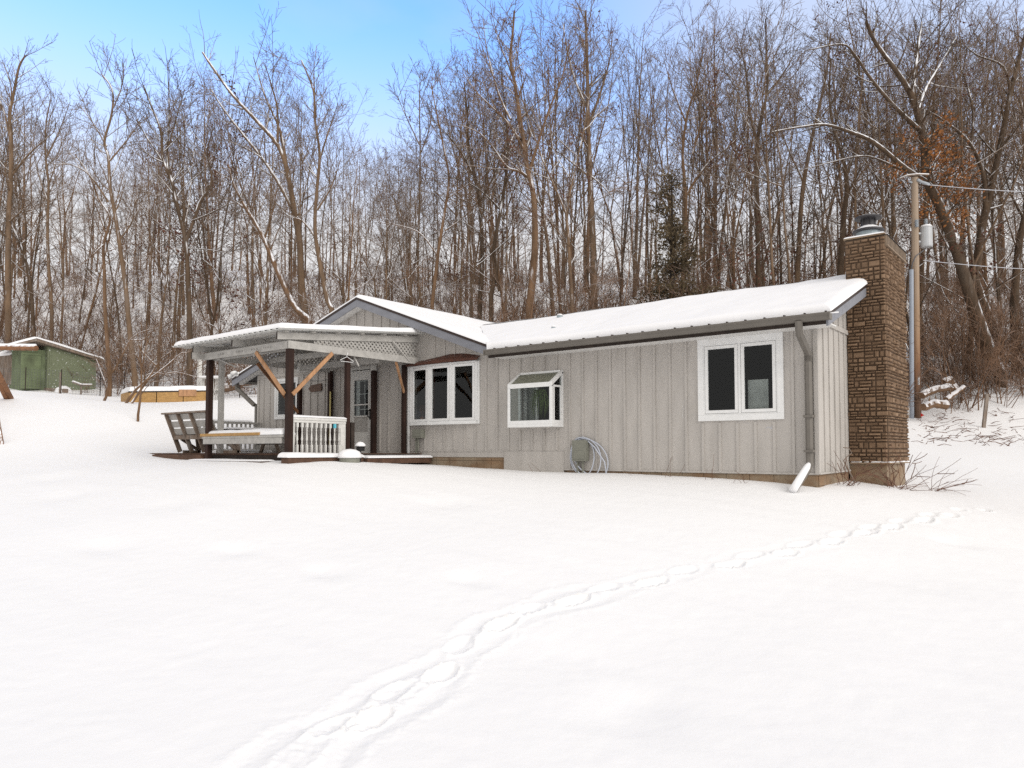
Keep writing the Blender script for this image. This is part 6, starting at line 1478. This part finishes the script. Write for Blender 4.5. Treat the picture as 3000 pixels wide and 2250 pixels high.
# ---- brush and saplings under the trees
bp_ = []
for i in range(10):
    R = random.Random(900 + i); W_ = Wood(); nst = (7, 9, 6, 11, 5, 8, 10, 3, 2, 2)[i]; hh = (1.6, 1.1, 2.6, .9, 3.4, 1.4, 2.0, 4.5, 6.0, 7.0)[i]
    for k in range(nst):
        a = R.uniform(0, 6.28); p = Vector((math.cos(a) * R.uniform(0, .5), math.sin(a) * R.uniform(0, .5), -.15)); l_ = hh * R.uniform(.6, 1.2)
        ps = path(R, p, Vector((R.gauss(0, .45 if hh < 4 else .2), R.gauss(0, .45 if hh < 4 else .2), 1)), l_, 5 if hh < 4 else 8, .2 if hh < 4 else .1, .0); r_ = R.uniform(.009, .018) * (1.5 if hh > 2 else 1) * (1.5 if hh > 4 else 1); W_.limb(ps, r_, .006, 3, .45); sub_branches(W_, R, ps, l_ * (1 if hh < 4 else .6), r_, .006, 2 if hh < 4 else 1, 1.3, 3, .3)
    bp_.append((np.array(W_.v, np.float32), np.array(W_.f, np.int32), np.array(W_.s, np.float32)))
rb = random.Random(21); pl = []
while len(pl) < 1550:
    u = rb.uniform(-450, 3450); t_ = 27.5 + 40 * rb.random() ** 1.7; e_ = np.interp(u, edge_u, edge_t) - 1.5
    if t_ < e_ or (u > 2690 and t_ < 36 and rb.random() < .6): continue
    x, y = st(u, t_)
    if rb.random() > .35 + 1.3 * float(vnoise(np.array([x / 4.]), np.array([y / 4.]))[0] + .5) * .8: continue
    pl.append((rb.choices(range(10), [4, 4, 5, 4, 5, 4, 5, 5, 2, 1])[0], x, y, rb.uniform(.6, 1.25), rb.uniform(0, 6.28), gz(x, y)))
for k in range(95):      # thicket at the right beside the pole
    u = rb.uniform(2705, 3200); t_ = rb.uniform(28.6, 33); x, y = st(u, t_); pl.append((rb.choice([2, 4, 4, 5, 7]), x, y, rb.uniform(.7, 1.2), rb.uniform(0, 6.28), gz(x, y)))
o = bpy.data.objects.new('undergrowth', merged('undergrowth', bp_, pl, 'brush')); COL.objects.link(o); tag(o, 'brown leafless brush and saplings under the trees', 'brush', kind='stuff')

# ---- twigs and bits lying on the right bank
W_ = Wood(); rl2 = random.Random(6)
for k in range(230):
    u = rl2.uniform(2690, 3100); t_ = 20 + 8.5 * rl2.random() ** .7; x, y = st(u, t_); z = gz(x, y); l_ = rl2.uniform(.08, .5) * (1 if rl2.random() < .8 else 1.8); a = rl2.uniform(0, 6.28)
    p = Vector((x, y, z - .01)); W_.limb([p, p + Vector((math.cos(a) * l_ * .5, math.sin(a) * l_ * .5, rl2.uniform(0, .08))), p + Vector((math.cos(a) * l_, math.sin(a) * l_, rl2.uniform(-.02, .15)))], rl2.uniform(.008, .022), .006, 3, .3)
o = bpy.data.objects.new('twig_litter', W_.mesh('twig_litter', 'twig')); COL.objects.link(o); tag(o, 'loose twigs and dead stems scattered over the right bank', 'litter', kind='stuff')

# ---- shrub at the chimney foot and dry weeds along the wall
def shrub(name, label, x, y, n, hh, spreadv, seed, mt='twig', rr=.006, group=None, cat='shrub'):
    R = random.Random(seed); W_ = Wood(); z = gz(x, y)
    for k in range(n):
        d_ = Vector((R.gauss(spreadv[0], .5), R.gauss(spreadv[1], .5), R.uniform(.25, .9))); l_ = hh * R.uniform(.5, 1.15)
        ps = path(R, Vector((x + R.uniform(-.15, .15), y + R.uniform(-.2, .2), z - .05)), d_, l_, 6, .16, -.05); W_.limb(ps, rr, rr * .5, 3, .25); sub_branches(W_, R, ps, l_ * .7, rr * .8, rr * .5, 2, .9, 2, .35)
    o = bpy.data.objects.new(name, W_.mesh(name, mt, (x, y, z))); o.location = (x, y, z); COL.objects.link(o); tag(o, label, cat, group); return o
shrub('brush_shrub', 'bare reddish shrub spreading right from the foot of the chimney', 1.0, 3.0, 15, .75, (.7, .25), 1, rr=.0048)
shrub('brush_shrub', 'sprawling bare stems in front of the concrete chimney footing', .75, 1.75, 34, .85, (.1, -.1), 2)
shrub('brush_shrub', 'few thin bare stems at the white gable end corner', .15, .9, 16, .75, (.2, -.3), 3)
for i, (x, hh, n, lab) in enumerate(((-2.45, .45, 6, 'dry weed by the wall left of the big window'), (-1.15, .50, 7, 'seedy dry weed below the right half of the big window'), (-1.75, .45, 4, 'dry weed below the left edge of the big window'), (-3.3, .30, 6, 'low dry weed right of the coiled hose'), (-5.2, .45, 4, 'thin dry weed below the boxed out garden window'), (-7.85, .35, 3, 'pale dry stem against the brown foundation blocks'))):
    shrub('dry_weed', lab, x, -.14, n, hh, (0, -.05), 40 + i, 'dry_plant', .004, 'dry weeds along the wall', 'weed')
